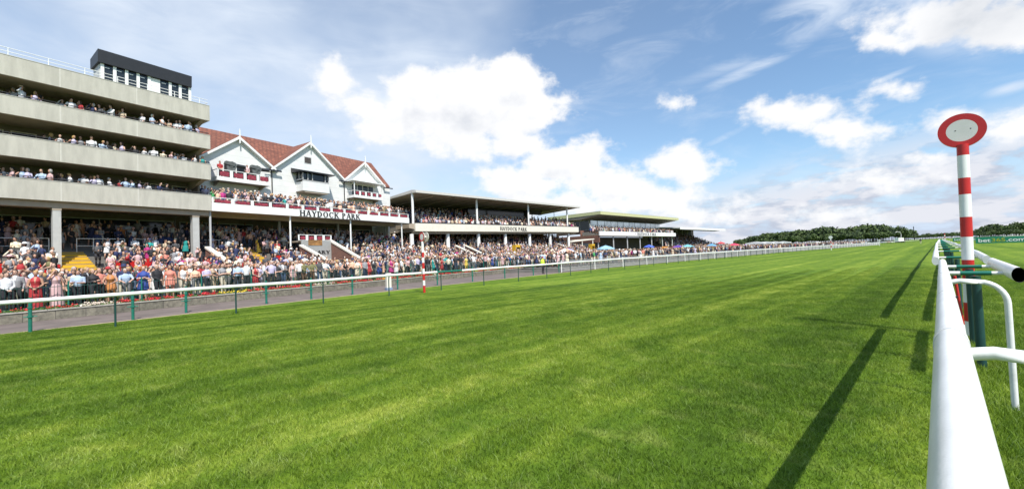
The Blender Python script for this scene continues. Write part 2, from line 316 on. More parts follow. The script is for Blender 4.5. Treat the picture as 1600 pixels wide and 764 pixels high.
# ------------------------------------------------------------------ path, wall, terraces
RY = [-14, 2, 6, 12, 20, 28, 40, 55, 90, 120, 160, 200, 260, 330]
RX = [-20.1, -20.15, -20.6, -21.3, -21.7, -22.6, -23.9, -24.4, -25.0, -24.2, -22.5, -19.5, -15, -8]
def rx(y):
    return sum(float(np.interp(y+d, RY, RX)) for d in (-4, -2, 0, 2, 4))/5
GE = lambda y: float(np.interp(y, [-20, -3, 2, 10, 30, 40], [-21.6, -21.95, -22.6, -24.2, -26.5, -27.2]))   # edge of the turf
WD = lambda s: -14.4-.05*(s+7)                                      # wall line: depth in the frame of the main stand
def WL(s, off=0.): return FA.W(s, WD(s)+off)
S0, S1 = -22., 31.5
m = MB()
ysq = list(range(-24, 41, 4)); n = len(ysq)
vs = [(GE(y), y, gh(GE(y))+.004) for y in ysq]+[(-42.-0*y, y, .004) for y in ysq]
m.add(vs, [(i, i+1, n+i+1, n+i) for i in range(n-1)]); m.build('path', M_tar, kind='structure')
# worn earth edge between path and turf
m = MB(); vs = [(GE(y)+.12+.1*random.random(), y, gh(GE(y))+.008) for y in ysq]+[(GE(y)-.12, y, .008) for y in ysq]
m.add(vs, [(i, i+1, n+i+1, n+i) for i in range(n-1)]); m.build('path_edge', pm('worn_earth', (.36, .30, .17), .9, .3, 3), kind='structure')
# low stone wall, flowers, raised strip of lawn
wall = empty('garden_wall', (*WL(0), 0), label='low grey stone wall with flowers planted along its top beside the path', cat='wall')
def mesh_at(mb, name, mat, parent, **k):      # world coordinates -> coordinates of an unrotated parent
    mb.v = [(a-parent.location.x, b-parent.location.y, c-parent.location.z) for a, b, c in mb.v]; return mb.build(name, mat, parent, **k)
stm = bpy.data.materials.new('coursed_stone'); stm.use_nodes = True; t = stm.node_tree; b = t.nodes['Principled BSDF']
tcn = N(t, 'ShaderNodeTexCoord'); br = N(t, 'ShaderNodeTexBrick'); br.inputs['Scale'].default_value = 1; br.inputs['Brick Width'].default_value = .9; br.inputs['Row Height'].default_value = .42; br.inputs['Mortar Size'].default_value = .012
br.inputs['Color1'].default_value = (.21, .19, .15, 1); br.inputs['Color2'].default_value = (.15, .14, .11, 1); br.inputs['Mortar'].default_value = (.09, .08, .07, 1)
mp = N(t, 'ShaderNodeMapping'); mp.inputs['Rotation'].default_value = (pi/2, 0, 0); s_ = N(t, 'ShaderNodeSeparateXYZ'); L(t, tcn.outputs['Object'], s_.inputs[0]); c_ = N(t, 'ShaderNodeCombineXYZ'); L(t, s_.outputs[1], c_.inputs[0]); L(t, s_.outputs[2], c_.inputs[1]); L(t, c_.outputs[0], br.inputs[0])
nn = noise(t, tcn.outputs['Object'], 6, 6, .65); mx = N(t, 'ShaderNodeMix', data_type='RGBA', blend_type='MULTIPLY'); mx.inputs['Factor'].default_value = 1
L(t, br.outputs[0], mx.inputs['A']); cr = N(t, 'ShaderNodeValToRGB'); L(t, nn, cr.inputs[0]); cr.color_ramp.elements[0].color = (.5, .5, .5, 1); cr.color_ramp.elements[0].position = .3; cr.color_ramp.elements[1].color = (1.3, 1.3, 1.25, 1); cr.color_ramp.elements[1].position = .7
L(t, cr.outputs[0], mx.inputs['B']); L(t, mx.outputs['Result'], b.inputs['Base Color']); b.inputs['Roughness'].default_value = .9
m = MB(); ss = np.linspace(S0, S1, 28)
for i in range(27):
    a0, a1 = WL(ss[i]), WL(ss[i+1]); b0, b1 = WL(ss[i], .3), WL(ss[i+1], .3)
    m.add([(*a0, 0), (*a1, 0), (*b1, 0), (*b0, 0), (*a0, .4), (*a1, .4), (*b1, .4), (*b0, .4)], [(4, 5, 6, 7), (0, 1, 5, 4), (2, 3, 7, 6)]+([(3, 0, 4, 7)] if i == 0 else [])+([(1, 2, 6, 5)] if i == 26 else []))
mesh_at(m, 'masonry', stm, wall)
m = MB()
for i in range(27):
    a0, a1 = WL(ss[i], -.03), WL(ss[i+1], -.03); b0, b1 = WL(ss[i], .31), WL(ss[i+1], .31)
    m.add([(*a0, .402), (*a1, .402), (*b1, .402), (*b0, .402), (*a0, .45), (*a1, .45), (*b1, .45), (*b0, .45)], [(3, 2, 1, 0), (4, 5, 6, 7), (0, 1, 5, 4), (2, 3, 7, 6)])
mesh_at(m, 'coping', pm('stone_coping', (.36, .34, .29), .9, .2, 5), wall)
LG = .42
m = MB(); pl = [WL(s, .3) for s in ss]+[FA.W(S1, -6.9), FA.W(S0, -6.9)]
m.add([(*p, LG) for p in pl], [tuple(range(len(pl)))]); m.build('lawn', gm, kind='structure')
# bedding plants: clumps of petals and leaves, one ground cover
fl = {'red': [], 'yellow': [], 'leaf': [], 'cream': []}
for k in range(900):
    s = rng.uniform(-13, S1); c0 = WL(s, rng.uniform(.12, .42)); z0 = .45+rng.uniform(.02, .1)
    p = rng.random(); pn = noise_k = sin(s*1.7)+sin(s*.61+1)+.4*sin(s*5)
    kind = 'leaf' if p < .4 else ('yellow' if pn > 1.6 else 'cream' if pn < -1.5 else 'red')
    fl[kind].append((c0[0], c0[1], z0+(-.03 if kind == 'leaf' else .02)))
fmat = {'red': pm('red_petals', (.55, .02, .03), .6, .3, 9), 'yellow': pm('yellow_petals', (.7, .5, .03), .6, .2, 9), 'cream': pm('cream_petals', (.65, .55, .45), .6, .2, 9), 'leaf': pm('bedding_leaves', (.05, .12, .02), .6, .4, 9)}
m = MB(); mi = []
for j, (k, P) in enumerate(fl.items()):
    for (x, y, z) in P:
        for q in range(14):
            d = rng.normal(0, (.07, .07, .035)); r = rng.uniform(.018, .04); n1_ = rng.normal(0, 1, 3); n1_ /= np.linalg.norm(n1_); n2_ = np.cross(n1_, (.3, .2, 1)); n2_ /= np.linalg.norm(n2_)
            c0 = np.array((x, y, z))+d; c0[2] = max(c0[2], .455+r)
            m.add([c0+n1_*r, c0+n2_*r, c0-n1_*r, c0-n2_*r], [(0, 1, 2, 3)]); mi.append(j)
fo = m.build('bedding_flowers', fmat['red'], kind='stuff')
for k in list(fl)[1:]: fo.data.materials.append(fmat[k])
fo.data.polygons.foreach_set('material_index', mi)

# stepped standing terraces
def tz(d): return LG if d < -7 else (LG+(d+7)/7*1.6 if d < 0 else 2.02+d*.4)
def tzs(d, step=.7):
    if d < -7: return LG
    return tz(-7+math.floor((d+7)/step)*step+step)
def terrace(fr, s0, s1, dmax, zs, gaps):
    m = MB(zs); d = -7.
    while d < dmax-.01:
        z = tzs(d+.01); zb = 0
        m.box(s0, s1, d, d+.7 if d+.7 < dmax else dmax, zb, z); d += .7
    o = m.build('terrace_steps', M_step, kind='structure'); o.location = (fr.o[0], fr.o[1], 0); o.rotation_euler = (0, 0, pi/2+fr.a); return o
terrace(FA, -22, 31.4, 7, 0, [])
tc_ = terrace(FC, 2, 46, 9, 0, []); tc_.location.z = -.003
m = MB(); m.add([(*p, .395) for p in [WL(S1-.5, .0), (-27.6, 34), (-27.6, 110), FC.W(75, 9), FC.W(0, 9)]], [(0, 1, 2, 3, 4)]); m.build('forecourt', M_step, kind='structure')
m = MB(); m.add([(x, y, .3) for x, y in [(-27.7, 108), (-27, 140), (-24.5, 180), (-21, 220), (-36, 222), (-62, 150), (-62, 108)]], [tuple(range(7))]); m.build('far_lawn', gm, kind='structure')
# kerb edge under the crowd barrier
m = MB(); 
for (x0, y0, x1, y1) in [(-33.4, 31.5, -27.6, 34), (-27.6, 34, -27.6, 110)]:
    m.add([(x0, y0, 0), (x1, y1, 0), (x1, y1, .4), (x0, y0, .4)], [(0, 1, 2, 3)])
m.build('forecourt_kerb', M_step, kind='structure')

# ------------------------------------------------------------------ rails and posts
def build_left_rail():
    r = empty('running_rail', (rx(0), 0, 0), label='long white running rail on dark green posts along the crowd side of the course', cat='running rail')
    ys_ = [-11+3.62*i for i in range(94)]
    P = [(rx(y), y, 1.13+.012*sin(y*.7)+gh(rx(y))*1.) for y in np.arange(-14, 330, 2.)]
    g0 = [p for p in P if p[1] <= 14]; g1 = [p for p in P if p[1] >= 16]
    m = MB(); m.tube(g0, .067, 12); o1 = mesh_at(m, 'rail_tube', M_white, r)
    m = MB(); m.tube(g1, .067, 12); mesh_at(m, 'rail_tube', M_white, r)
    m = MB(); m.tube([(rx(14), 14, 1.13), (rx(15), 15, 1.13), (rx(16), 16, 1.13)], .052, 12); mesh_at(m, 'rail_joint', M_green, r)
    for y in ys_:
        m = MB(); x = rx(y)-.05; m.tube([(x, y, 0), (x, y, .8), (x+.015, y, .95), (x+.05, y, 1.08)], .03 if y < 60 else .04, 8)
        mesh_at(m, 'post', M_dgreen, r)
build_left_rail()
def teal_post(x, y):
    o = empty('green_post', (x, y, 0)); m = MB(); m.tube([(0, 0, 0), (0, 0, 1.18)], .05, 10); m.build('tube', M_green, o)
    m = MB(); m.tube([(0, 0, .5), (0, 0, .56)], .075, 10); m.tube([(-.05, -.16, .53), (-.05, .16, .53)], .018, 6); m.build('clamp', M_green, o)
    m = MB(); m.tube([(0, 0, .82), (0, 0, .86)], .07, 10); m.build('clamp', M_green, o); return o
nm = ['leftmost', 'second', 'third', 'fourth', 'fifth', 'sixth', 'seventh', 'eighth', 'ninth', 'tenth', 'eleventh', 'twelfth']
for i, (x, y) in enumerate([(-21.7, -2.25), (-22.4, .35), (-23.3, 2.1), (-24.0, 5.4), (-24.1, 7.6), (-24.6, 10.1), (-25.2, 13.4), (-25.6, 16.8), (-25.9, 20.3), (-26.1, 24.), (-26.4, 27.9), (-26.7, 32.)]):
    tag(teal_post(x, y), 'bright green path-side post with clamp rings, %s from the left behind the white rail' % nm[i] if i else 'bright green path-side post with clamp rings, leftmost one behind the white rail', 'post', 'green posts along the path')

# near double rail on the right
tops = 1.55
def oval(m):
    m.v = [(a, b_, tops+(c-tops)*1.55) for a, b_, c in m.v]; return m
def near_rail():
    r = empty('near_running_rail', (0, 4, .33), label='thick white plastic rail closest to the camera with bent tube legs', cat='running rail')
    m = MB(); m.tube([(.012, y, tops) for y in np.linspace(-3, 9.9, 30)], .0475, 24); oval(m); mesh_at(m, 'rail_tube', M_rail, r)
    for y in (3.95, 7.6):
        m = MB(); m.tube([(.012, y-.002, tops), (.012, y+.002, tops)], .0483, 24); oval(m); mesh_at(m, 'joint', M_grey, r)
        m = MB(); m.tube([(.05, y-.08, tops+.035), (.062, y-.08, tops+.043)], .006, 8); mesh_at(m, 'screw', M_lead, r)
    for y in (-1.3, 2.33, 6.04):
        P = [(.03, y, tops-.03), (.12, y, tops-.012), (.245, y, tops-.02)]
        for k in range(9): a = k/8*pi/2; P.append((.245+.17*sin(a), y, tops-.02-.2+.2*cos(a)))
        P += [(.415, y, 1.1), (.415, y, .8), (.415, y, .32)]
        m = MB(); m.tube(P, .0245, 14); l = mesh_at(m, 'leg', M_rail, r)
        m = MB(); m.tube([(.012, y-.045, tops), (.012, y+.045, tops)], .0505, 24, caps=True); oval(m); mesh_at(m, 'collar', M_rail, r)
near_rail()
def cross_support(x, y, w, parent):
    m = MB(); m.tube([(x+w/2, y, .30), (x+w/2, y, tops-.07)], .044, 14); mesh_at(m, 'post', M_dgreen, parent)
    z = tops-.035
    m = MB(); m.tube([(x, y, z), (x+.15*w/.6, y, z)], .024, 12); m.tube([(x+w-.15*w/.6, y, z), (x+w, y, z)], .024, 12); mesh_at(m, 'crossbar_end', M_white, parent)
    m = MB(); m.tube([(x+.15*w/.6, y, z), (x+w-.15*w/.6, y, z)], .027, 12); c = mesh_at(m, 'crossbar', M_green, parent)
r = empty('short_inner_rail', (.55, 8, .33), label='short white tube with open black end joined by green crossbars to the nearest rail', cat='running rail')
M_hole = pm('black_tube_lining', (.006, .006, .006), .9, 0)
m = MB(); m.tube([(.56, 6.85, tops), (.555, 8.4, tops), (.55, 9.9, tops)], .052, 24, caps=False); oval(m); tb = mesh_at(m, 'rail_tube', M_rail, r)
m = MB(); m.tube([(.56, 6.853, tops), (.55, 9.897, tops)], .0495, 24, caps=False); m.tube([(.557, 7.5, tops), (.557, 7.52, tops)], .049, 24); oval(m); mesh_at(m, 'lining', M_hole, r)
cross_support(.03, 7.75, .52, r); cross_support(.03, 9.45, .52, r)
r = empty('double_rail', (.2, 60, .33), label='double white rail with green crossbars running away beyond the red and white post', cat='running rail')
fx = lambda y: -.075-.1*min(1, (y-11)/30); fx2 = lambda y: .57+.1*min(1, (y-11)/20)
m = MB(); m.tube([(fx(y), y, tops+.012*sin(y*.5)) for y in np.arange(11.3, 300, 3.)], .052, 18); oval(m); mesh_at(m, 'rail_tube', M_rail, r)
m = MB(); m.tube([(fx2(y), y, tops+.012*sin(y*.5+.4)) for y in np.arange(11.3, 300, 3.)], .052, 18); oval(m); mesh_at(m, 'rail_tube', M_rail, r)
for k in range(30): cross_support(fx(13.9+6.6*k), 13.9+6.6*k, fx2(13.9+6.6*k)-fx(13.9+6.6*k), r)

def banded_post(o, z0, bands, rad, lean=0.):
    # bands: list of (z, colour) from the top down; each a ring of paint on the same pole
    for (za, zb, c) in bands:
        m = MB(); m.tube([(lean*(za-z0), 0, za), (lean*(zb-z0), 0, zb)], rad, 24); m.build('painted_band', c, o)
def disc(o, x, z, r, th=.035, n=48):
    def ann(r0, r1, y, sgn):
        v = [(x+q*cos(2*pi*k/n), y, z+q*sin(2*pi*k/n)) for q in (r0, r1) for k in range(n)]
        f = [(k, (k+1) % n, n+(k+1) % n, n+k) for k in range(n)]
        return v, (f if sgn < 0 else [q[::-1] for q in f])
    m = MB(); m.tube([(x, -th/2, z), (x, th/2, z)], r, n); m.build('disc', pm('disc_edge', (.6, .58, .5), .5, .05), o)
    m = MB(); m.add(*ann(r*.645, r, -th/2-.003, 1)); m.add(*ann(r*.645, r, th/2+.003, -1)); m.build('ring', M_red, o)
    m = MB(); 
    for y, sg in ((-th/2-.003, 1), (th/2+.003, -1)):
        v = [(x+r*.645*cos(2*pi*k/n), y, z+r*.645*sin(2*pi*k/n)) for k in range(n)]; m.add(v, [tuple(range(n))])
    m.build('face', pm('disc_face', (.68, .65, .62), .5, .05), o)
wp = empty('winning_post', (.28, 10.02, .33), label='tall red and white banded winning post with disc beside the nearest rail', cat='winning post')
zz = [3.16, 2.98, 2.61, 2.34, 1.97, 1.645, 1.27, .91, .575, .27, -.02]
cc_ = [M_red, M_white]*5
banded_post(wp, 0, [(zz[i+1], zz[i], cc_[i]) for i in range(10)], .071, .016)
disc(wp, .05, 3.39, .275)
m = MB(); 
for sx in (-.07, .1): m.ell((.05+sx, -.021, 3.40), (.009, .002, .009), 8, 6)
m.build('bolt', M_lead, wp)
wp2 = empty('winning_post', (-20.95, 12.83, 0), label='slim red and white winning post with twin discs standing before the crowd', cat='winning post')
zz = [3.0, 2.35, 2.05, 1.75, 1.4, 1.1, .72, .42, .0][::1]
banded_post(wp2, 0, [(zz[i+1], zz[i], [M_white, M_red][i % 2]) for i in range(8)], .07, -.01)
disc(wp2, -.06, 3.26, .29, .03)
m = MB(); m.tube([(-.06, .26, 3.26), (-.06, .29, 3.26)], .29, 40); m.build('disc', pm('disc_edge', (.6, .58, .5), .5, .05), wp2)
m = MB(); m.tube([(-.06, .0, 3.26), (-.06, .27, 3.26)], .05, 10); m.build('spacer', M_white, wp2)
def small_post(x, y, h, label, bands=5, disc_r=0, cross=False, rad=.09):
    o = empty('distance_post', (x, y, gh(x)), label=label, cat='distance post')
    for i in range(bands):
        m = MB(); m.tube([(0, 0, h*i/bands), (0, 0, h*(i+1)/bands)], rad, 12); m.build('painted_band', M_white if (i % 2 == 0 or cross) else M_red, o)
    if disc_r: m = MB(); m.tube([(0, -.06, h+disc_r*.7), (0, .06, h+disc_r*.7)], disc_r, 24); m.build('disc', M_white, o)
    if cross: m = MB(); m.box(-.5, .5, -.05, .05, h*.75, h*.9); m.build('arm', M_white, o)
small_post(-19.6, 133.5, 3.0, 'distant red and white post with white disc in front of woodland', 5, .42)
small_post(-15.4, 201.7, 2.4, 'distant plain white post with crosspiece, furthest along the crowd side', 3, 0, True)
small_post(1.25, 215, 3.3, 'distant red and white post standing at the far end of the double rail', 6, .0, rad=.14)
o = empty('marker_stick', (.15, 8.55, .33), label='thin red stick with white foot leaning among the green rail posts', cat='marker stick')
m = MB(); m.tube([(-.03, 0, 1.1), (.02, 0, .42)], .017, 8); m.build('rod', M_red, o)
m = MB(); m.tube([(.02, 0, .42), (.05, 0, -.02)], .016, 8); m.build('foot', M_white, o)
o = empty('marker_box', (-25.5, 12.9, 0), pi/2, label='narrow cream upright box on blue foot beside the path', cat='marker box')
m = MB(); m.box(-.16, .16, -.1, .1, .16, 1.12); m.build('casing', M_cream, o)
m = MB(); m.box(-.2, .2, -.15, .15, .0, .158); m.build('foot', pm('blue_grey_plastic', (.2, .27, .38), .5, .05), o)

# green bar fence behind the flowers
fe = empty('bar_fence', (*WL(0, .45), LG), label='green vertical bar fence in front of the spectators above the low wall', cat='fence')
s = -13.
while s < S1-.1:
    s2 = min(s+2.5, S1); m = MB(); p0, p1 = WL(s, .45), WL(s2, .45)
    for z in (.12, .98): m.tube([(*p0, LG+z), (*p1, LG+z)], .014, 5)
    q = s+.08
    while q < s2: m.tube([(*WL(q, .45), LG+.06), (*WL(q, .45), LG+1.08)], .0085, 4, smooth=False); q += .105
    mesh_at(m, 'panel', M_dgreen, fe)
    m = MB(); m.tube([(*p0, LG-.02), (*p0, LG+1.2)], .032, 8); mesh_at(m, 'post', M_green, fe)
    s = s2
# grey mesh crowd barrier further along
bar = empty('crowd_barrier', (-26.8, 60, .0), label='long grey mesh barrier holding back the distant crowd along the turf', cat='barrier')
BX = lambda y: float(np.interp(y, [33, 60, 100, 140, 180, 240], [-27.2, -27.3, -27.4, -26.2, -23.2, -18.5]))
y = 33.
k = 0
while y < 240:
    y2 = y+(3. if y < 120 else 6.); x0, x1 = BX(y), BX(y2); m = MB()
    for z in (.1, 1.15): m.tube([(x0, y, z+.05), (x1, y2, z+.05)], .022, 5)
    nb_ = 24 if y < 120 else 30
    for q in range(nb_):
        f_ = (q+.5)/nb_; xx, yy = x0+(x1-x0)*f_, y+(y2-y)*f_; m.tube([(xx, yy, .12), (xx, yy, 1.2)], .014 if y < 120 else .03, 4, smooth=False)
    mesh_at(m, 'panel', M_grey, bar)
    if k % 2 == 0: m = MB(); m.tube([(x0, y, 0), (x0, y, 1.25)], .045, 6); mesh_at(m, 'post', M_white, bar)
    y = y2; k += 1
# ------------------------------------------------------------------ lettering (hand-drawn serif capitals)
def serif_text(txt, h, tr=.07):
    """list of 2D polygons (x, z) and total width; cap height h"""
    T, t_, sf = .20*h, .095*h, .07*h
    out = []; x = 0.
    def stem(cx, w=T): out.append([(cx-w/2, 0), (cx+w/2, 0), (cx+w/2, h), (cx-w/2, h)]); foot(cx, w); head(cx, w)
    def foot(cx, w): out.append([(cx-w/2-.07*h, 0), (cx-w/2-.002, 0), (cx-w/2-.002, sf), (cx-w/2-.07*h, sf*.8)]); out.append([(cx+w/2+.002, 0), (cx+w/2+.07*h, 0), (cx+w/2+.07*h, sf*.8), (cx+w/2+.002, sf)])
    def head(cx, w): out.append([(cx-w/2-.07*h, h-sf*.8), (cx-w/2-.002, h-sf), (cx-w/2-.002, h), (cx-w/2-.07*h, h)]); out.append([(cx+w/2+.002, h-sf), (cx+w/2+.07*h, h-sf*.8), (cx+w/2+.07*h, h), (cx+w/2+.002, h)])
    def diag(x0, z0, x1, z1, w): out.append([(x0-w/2, z0), (x0+w/2, z0), (x1+w/2, z1), (x1-w/2, z1)])
    def arc(cx, cz, rx_, rz_, a0, a1, n=10):
        for i in range(n):
            a, b_ = a0+(a1-a0)*i/n, a0+(a1-a0)*(i+1)/n
            w = lambda q: t_+(T-t_)*abs(cos(q))
            out.append([(cx+rx_*cos(a), cz+rz_*sin(a)), (cx+rx_*cos(b_), cz+rz_*sin(b_)), (cx+(rx_-w(b_))*cos(b_), cz+(rz_-t_)*sin(b_)), (cx+(rx_-w(a))*cos(a), cz+(rz_-t_)*sin(a))])
    for ch in txt:
        if ch == ' ': x += .42*h; continue
        if ch == 'H': w = .8*h; stem(x+.15*h); stem(x+w-.15*h); out.append([(x+.15*h+T/2+.002, .48*h), (x+w-.15*h-T/2-.002, .48*h), (x+w-.15*h-T/2-.002, .48*h+t_), (x+.15*h+T/2+.002, .48*h+t_)])
        elif ch == 'A': w = .78*h; diag(x+.1*h, 0, x+.37*h, h, t_*1.1); diag(x+.66*h, 0, x+.4*h, h, T); foot(x+.1*h, t_); foot(x+.66*h, T); out.append([(x+.21*h, .3*h), (x+.52*h, .3*h), (x+.52*h, .3*h+t_), (x+.23*h, .3*h+t_)])
        elif ch == 'Y': w = .76*h; diag(x+.38*h, .42*h, x+.12*h, h, T); diag(x+.4*h, .42*h, x+.64*h, h, t_*1.1); out.append([(x+.38*h-T/2, 0), (x+.38*h+T/2, 0), (x+.38*h+T/2, .419*h), (x+.38*h-T/2, .419*h)]); foot(x+.38*h, T); head(x+.12*h, T); head(x+.64*h, t_)
        elif ch == 'D': w = .82*h; stem(x+.15*h); arc(x+.22*h, h/2, .5*h, h/2, -pi/2, pi/2, 14)
        elif ch == 'O': w = .86*h; arc(x+.4*h, h/2, .38*h, h/2+.01*h, 0, 2*pi, 24)
        elif ch == 'C': w = .78*h; arc(x+.4*h, h/2, .38*h, h/2+.01*h, pi*.22, 2*pi-pi*.22, 20); out.append([(x+.66*h, .68*h), (x+.71*h, .68*h), (x+.71*h, .98*h), (x+.69*h, .98*h)])
        elif ch == 'K': w = .8*h; stem(x+.15*h); diag(x+.25*h, .45*h, x+.62*h, h, t_*1.2); diag(x+.66*h, 0, x+.36*h, .55*h, T); foot(x+.66*h, T); head(x+.62*h, t_)
        elif ch == 'P': w = .68*h; stem(x+.15*h); arc(x+.24*h, .74*h, .34*h, .26*h, -pi/2, pi/2, 10)
        elif ch == 'R': w = .76*h; stem(x+.15*h); arc(x+.24*h, .75*h, .33*h, .25*h, -pi/2, pi/2, 10); diag(x+.62*h, 0, x+.36*h, .5*h, T); foot(x+.62*h, T)
        elif ch == '*':
            w = .5*h; c_ = (x+.22*h, .5*h); q = [(c_[0]+(.2 if i % 2 == 0 else .08)*h*sin(pi*i/5), c_[1]+(.2 if i % 2 == 0 else .08)*h*cos(pi*i/5)) for i in range(10)]
            out.append(q)
        x += w+tr*h
    return out, x
def lettering(name, txt, h, x0, x1, y, z, mat, parent, zs=0.):
    """letters fill x0..x1 on the plane y, standing 2 cm proud"""
    P, w = serif_text(txt, h); k = (x1-x0)/w; m = MB(zs)
    for i, p in enumerate(P):
        e = .0006*(i % 7)
        m.prism([(x0+a*k, z+b_) for a, b_ in p], 'y', y-.03-e, y-.001)
    return m.build(name, mat, parent)
M_let = pm('black_lettering', (.02, .018, .018), .4, 0)

# ------------------------------------------------------------------ concrete stand (A)
A = FA.empty('concrete_grandstand', label='tiered grey concrete grandstand with long balconies at the left edge', cat='grandstand')
lev = [(6.88, 8.2), (9.57, 10.9), (12.25, 13.44), (14.74, 16.04)]
XL, XR = -16., 6.0
jo = [-11, -7, -2.95, 1.1]
for i, (z0, z1) in enumerate(lev):
    m = MB(); m.box(XL, XR, 0, .18, z0, z1); m.box(XR-.18, XR, .18, 2.2, z0, z1); m.build('parapet', M_conc, A)
    m = MB(); 
    for j in jo: m.box(j-.035, j+.035, -.004, .002, z0, z1)
    m.box(XL, XR, -.02, .2, z1+.001, z1+.035); m.build('parapet_joint', M_joint, A)
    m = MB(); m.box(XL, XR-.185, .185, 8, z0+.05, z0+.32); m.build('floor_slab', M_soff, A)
    if i < 3:
        m = MB(); zt = lev[i+1][0]+.04
        m.box(XL, XR-.2, 3.2, 3.4, z0+.33, zt); m.box(XR-.38, XR-.2, 1.6, 3.2, z0+.33, zt-.45)
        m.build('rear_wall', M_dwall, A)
        m = MB(); m.prism([(.3, zt), (1.7, zt), (3.1, zt), (3.1, zt-.75)], 'x', XR-.55, XR-.19); m.build('bracket', M_soff, A)

        w = -15.2
        while w < 5:
            if (i == 0 and w > 0) or (i == 1 and w < -2) or (i == 2 and w < -4) or i == 3 or (i == 0 and w < -5):
                f = MB(); zb = z0+1.3
                f.box(w, w+.06, 3.14, 3.198, zb, zb+1.05); f.box(w+1.14, w+1.2, 3.14, 3.198, zb, zb+1.05); f.box(w+.061, w+1.139, 3.14, 3.198, zb, zb+.06); f.box(w+.061, w+1.139, 3.14, 3.198, zb+.99, zb+1.05)
                fo_ = f.build('window', M_cream, A); g = MB(); g.box(w+.06, w+1.14, 3.165, 3.19, zb+.06, zb+.99); g.build('pane', M_glass, fo_)
            w += 1.5
    # handrail, with a black strip added as the shadow just above each parapet
    m = MB()
    if i < 3:
        m.tube([(XL, .12, z1+.2), (XR-.05, .12, z1+.2)], .028, 8)
        w = XL
        while w < XR: m.tube([(w, .12, z1+.03), (w, .12, z1+.2)], .018, 6); w += 1.45
    else:
        for z in (.28, .52): m.tube([(XL, .12, z1+z), (XR-.1, .12, z1+z)], .022, 8)
        m.tube([(XR-.1, .12, z1+.28), (XR-.1, 3, z1+.28)], .022, 8)
        w = XL+.3
        while w < XR: m.tube([(w, .12, z1+.03), (w, .12, z1+.52)], .022, 6); w += 1.75
    m.build('handrail', M_lead if i < 3 else M_white, A)
    if i < 3: m = MB(); m.box(XL, XR-.2, .2, .24, z1+.0, z1+.12); m.build('shadow_strip', M_black, A)
m = MB(); m.box(XL, XR-.05, .25, 8, 15.1, 15.3); m.build('roof', pm('roof_felt', (.2, .2, .2), .9), A)
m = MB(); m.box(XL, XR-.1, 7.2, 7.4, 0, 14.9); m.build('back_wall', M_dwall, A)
m = MB(); m.box(XL, XR-.1, .3, .9, 6.45, 6.9); m.build('edge_beam', M_soff, A)
for x, w in ((-3.1, .40), (4.95, .47), (-11.2, .40)):
    m = MB(); m.box(x-w/2, x+w/2, .32, .32+w, 1.9, 6.45); m.build('column', pm('pale_column', (.44, .44, .42), .7, .06, 3), A)
    m = MB(); m.box(x-w/2-.02, x+w/2+.02, .32-.02, .34+w, 6.28, 6.44); m.build('column_head', M_soff, A)
def strip_windows(parent, x0, x1, y, z0, z1, step, zs=0., fm=None):
    w = x0
    while w < x1-.1:
        w2 = min(w+step, x1)
        f = MB(zs); f.box(w, w+.07, y-.07, y, z0, z1); f.box(w+.071, w2-.001, y-.07, y, z1-.08, z1); f.box(w+.071, w2-.001, y-.07, y, z0, z0+.08); f.box(w+.071, w2-.001, y-.06, y, (z0+z1)/2+.15, (z0+z1)/2+.2)
        o = f.build('window', fm or M_grey, parent); g = MB(zs); g.box(w+.07, w2, y-.035, y-.01, z0+.08, z1-.08); g.build('pane', M_glass, o); w = w2
strip_windows(A, -15, 5.8, 7.19, 5.0, 6.5, 2.6)
# white barriers on the steps
def step_barrier(fr_name, parent, x0, x1, d, z, n=3, label=''):
    m = MB(); m.tube([(x0, d, z+1.1), (x1, d, z+1.1)], .03, 6); m.tube([(x0, d, z+.55), (x1, d, z+.55)], .025, 6)
    for i in range(n+1): x = x0+(x1-x0)*i/n; m.tube([(x, d, z), (x, d, z+1.1)], .028, 6)
    m.build('step_barrier', M_white, parent)
for x0, x1 in ((-14, -3.0), (-1.6, 1.1), (1.6, 3.9)): step_barrier('', A, x0, x1, 3., tzs(3.)-.0, 3)
# rooftop hut
hut = FA.empty('rooftop_hut', label='black clad commentary hut with white posts and windows on the concrete roof', cat='rooftop hut')
h0, h1 = -.72, 5.0
m = MB(); m.prism([(.7, 18.5), (.75, 17.55), (2.5, 17.4), (2.5, 18.2)], 'x', h0-.15, h1); m.build('roof', M_black, hut)
m = MB(); m.box(h0, h1-.05, 1.6, 2.4, 15.3, 17.5); m.box(h0, h0+.06, 1.05, 1.599, 15.3, 17.5); m.build('wall', pm('hut_cladding', (.5, .5, .48), .6), hut)
xs_ = np.linspace(h0+.06, h1-.16, 9)
for i, x in enumerate(xs_):
    if i == 5: continue
    m = MB(); m.box(x-.02, x+.17, .90, 1.04, 15.3, 17.53); m.build('post', M_white, hut)
m = MB(); m.box(xs_[4]+.125, xs_[5]+.1, .95, 1.0, 15.3, 17.5); m.build('door', M_white, hut)
for i in range(8):
    if i == 4: continue
    g = MB(); g.box(xs_[i]+.125, xs_[i+1]-.005, .98, 1.0, 16.05, 17.5); w_ = g.build('window', M_glass, hut)
    f = MB(); f.box(xs_[i]+.2, xs_[i+1]-.12, .955, .978, 15.95, 16.25); f.box(xs_[i]+.2, xs_[i+1]-.2, .955, .978, 17.28, 17.34); f.build('vent', M_white, w_)
m = MB(); m.box(h0, h1-.1, .93, 1.05, 15.3, 15.36); m.build('sill', M_white, hut)

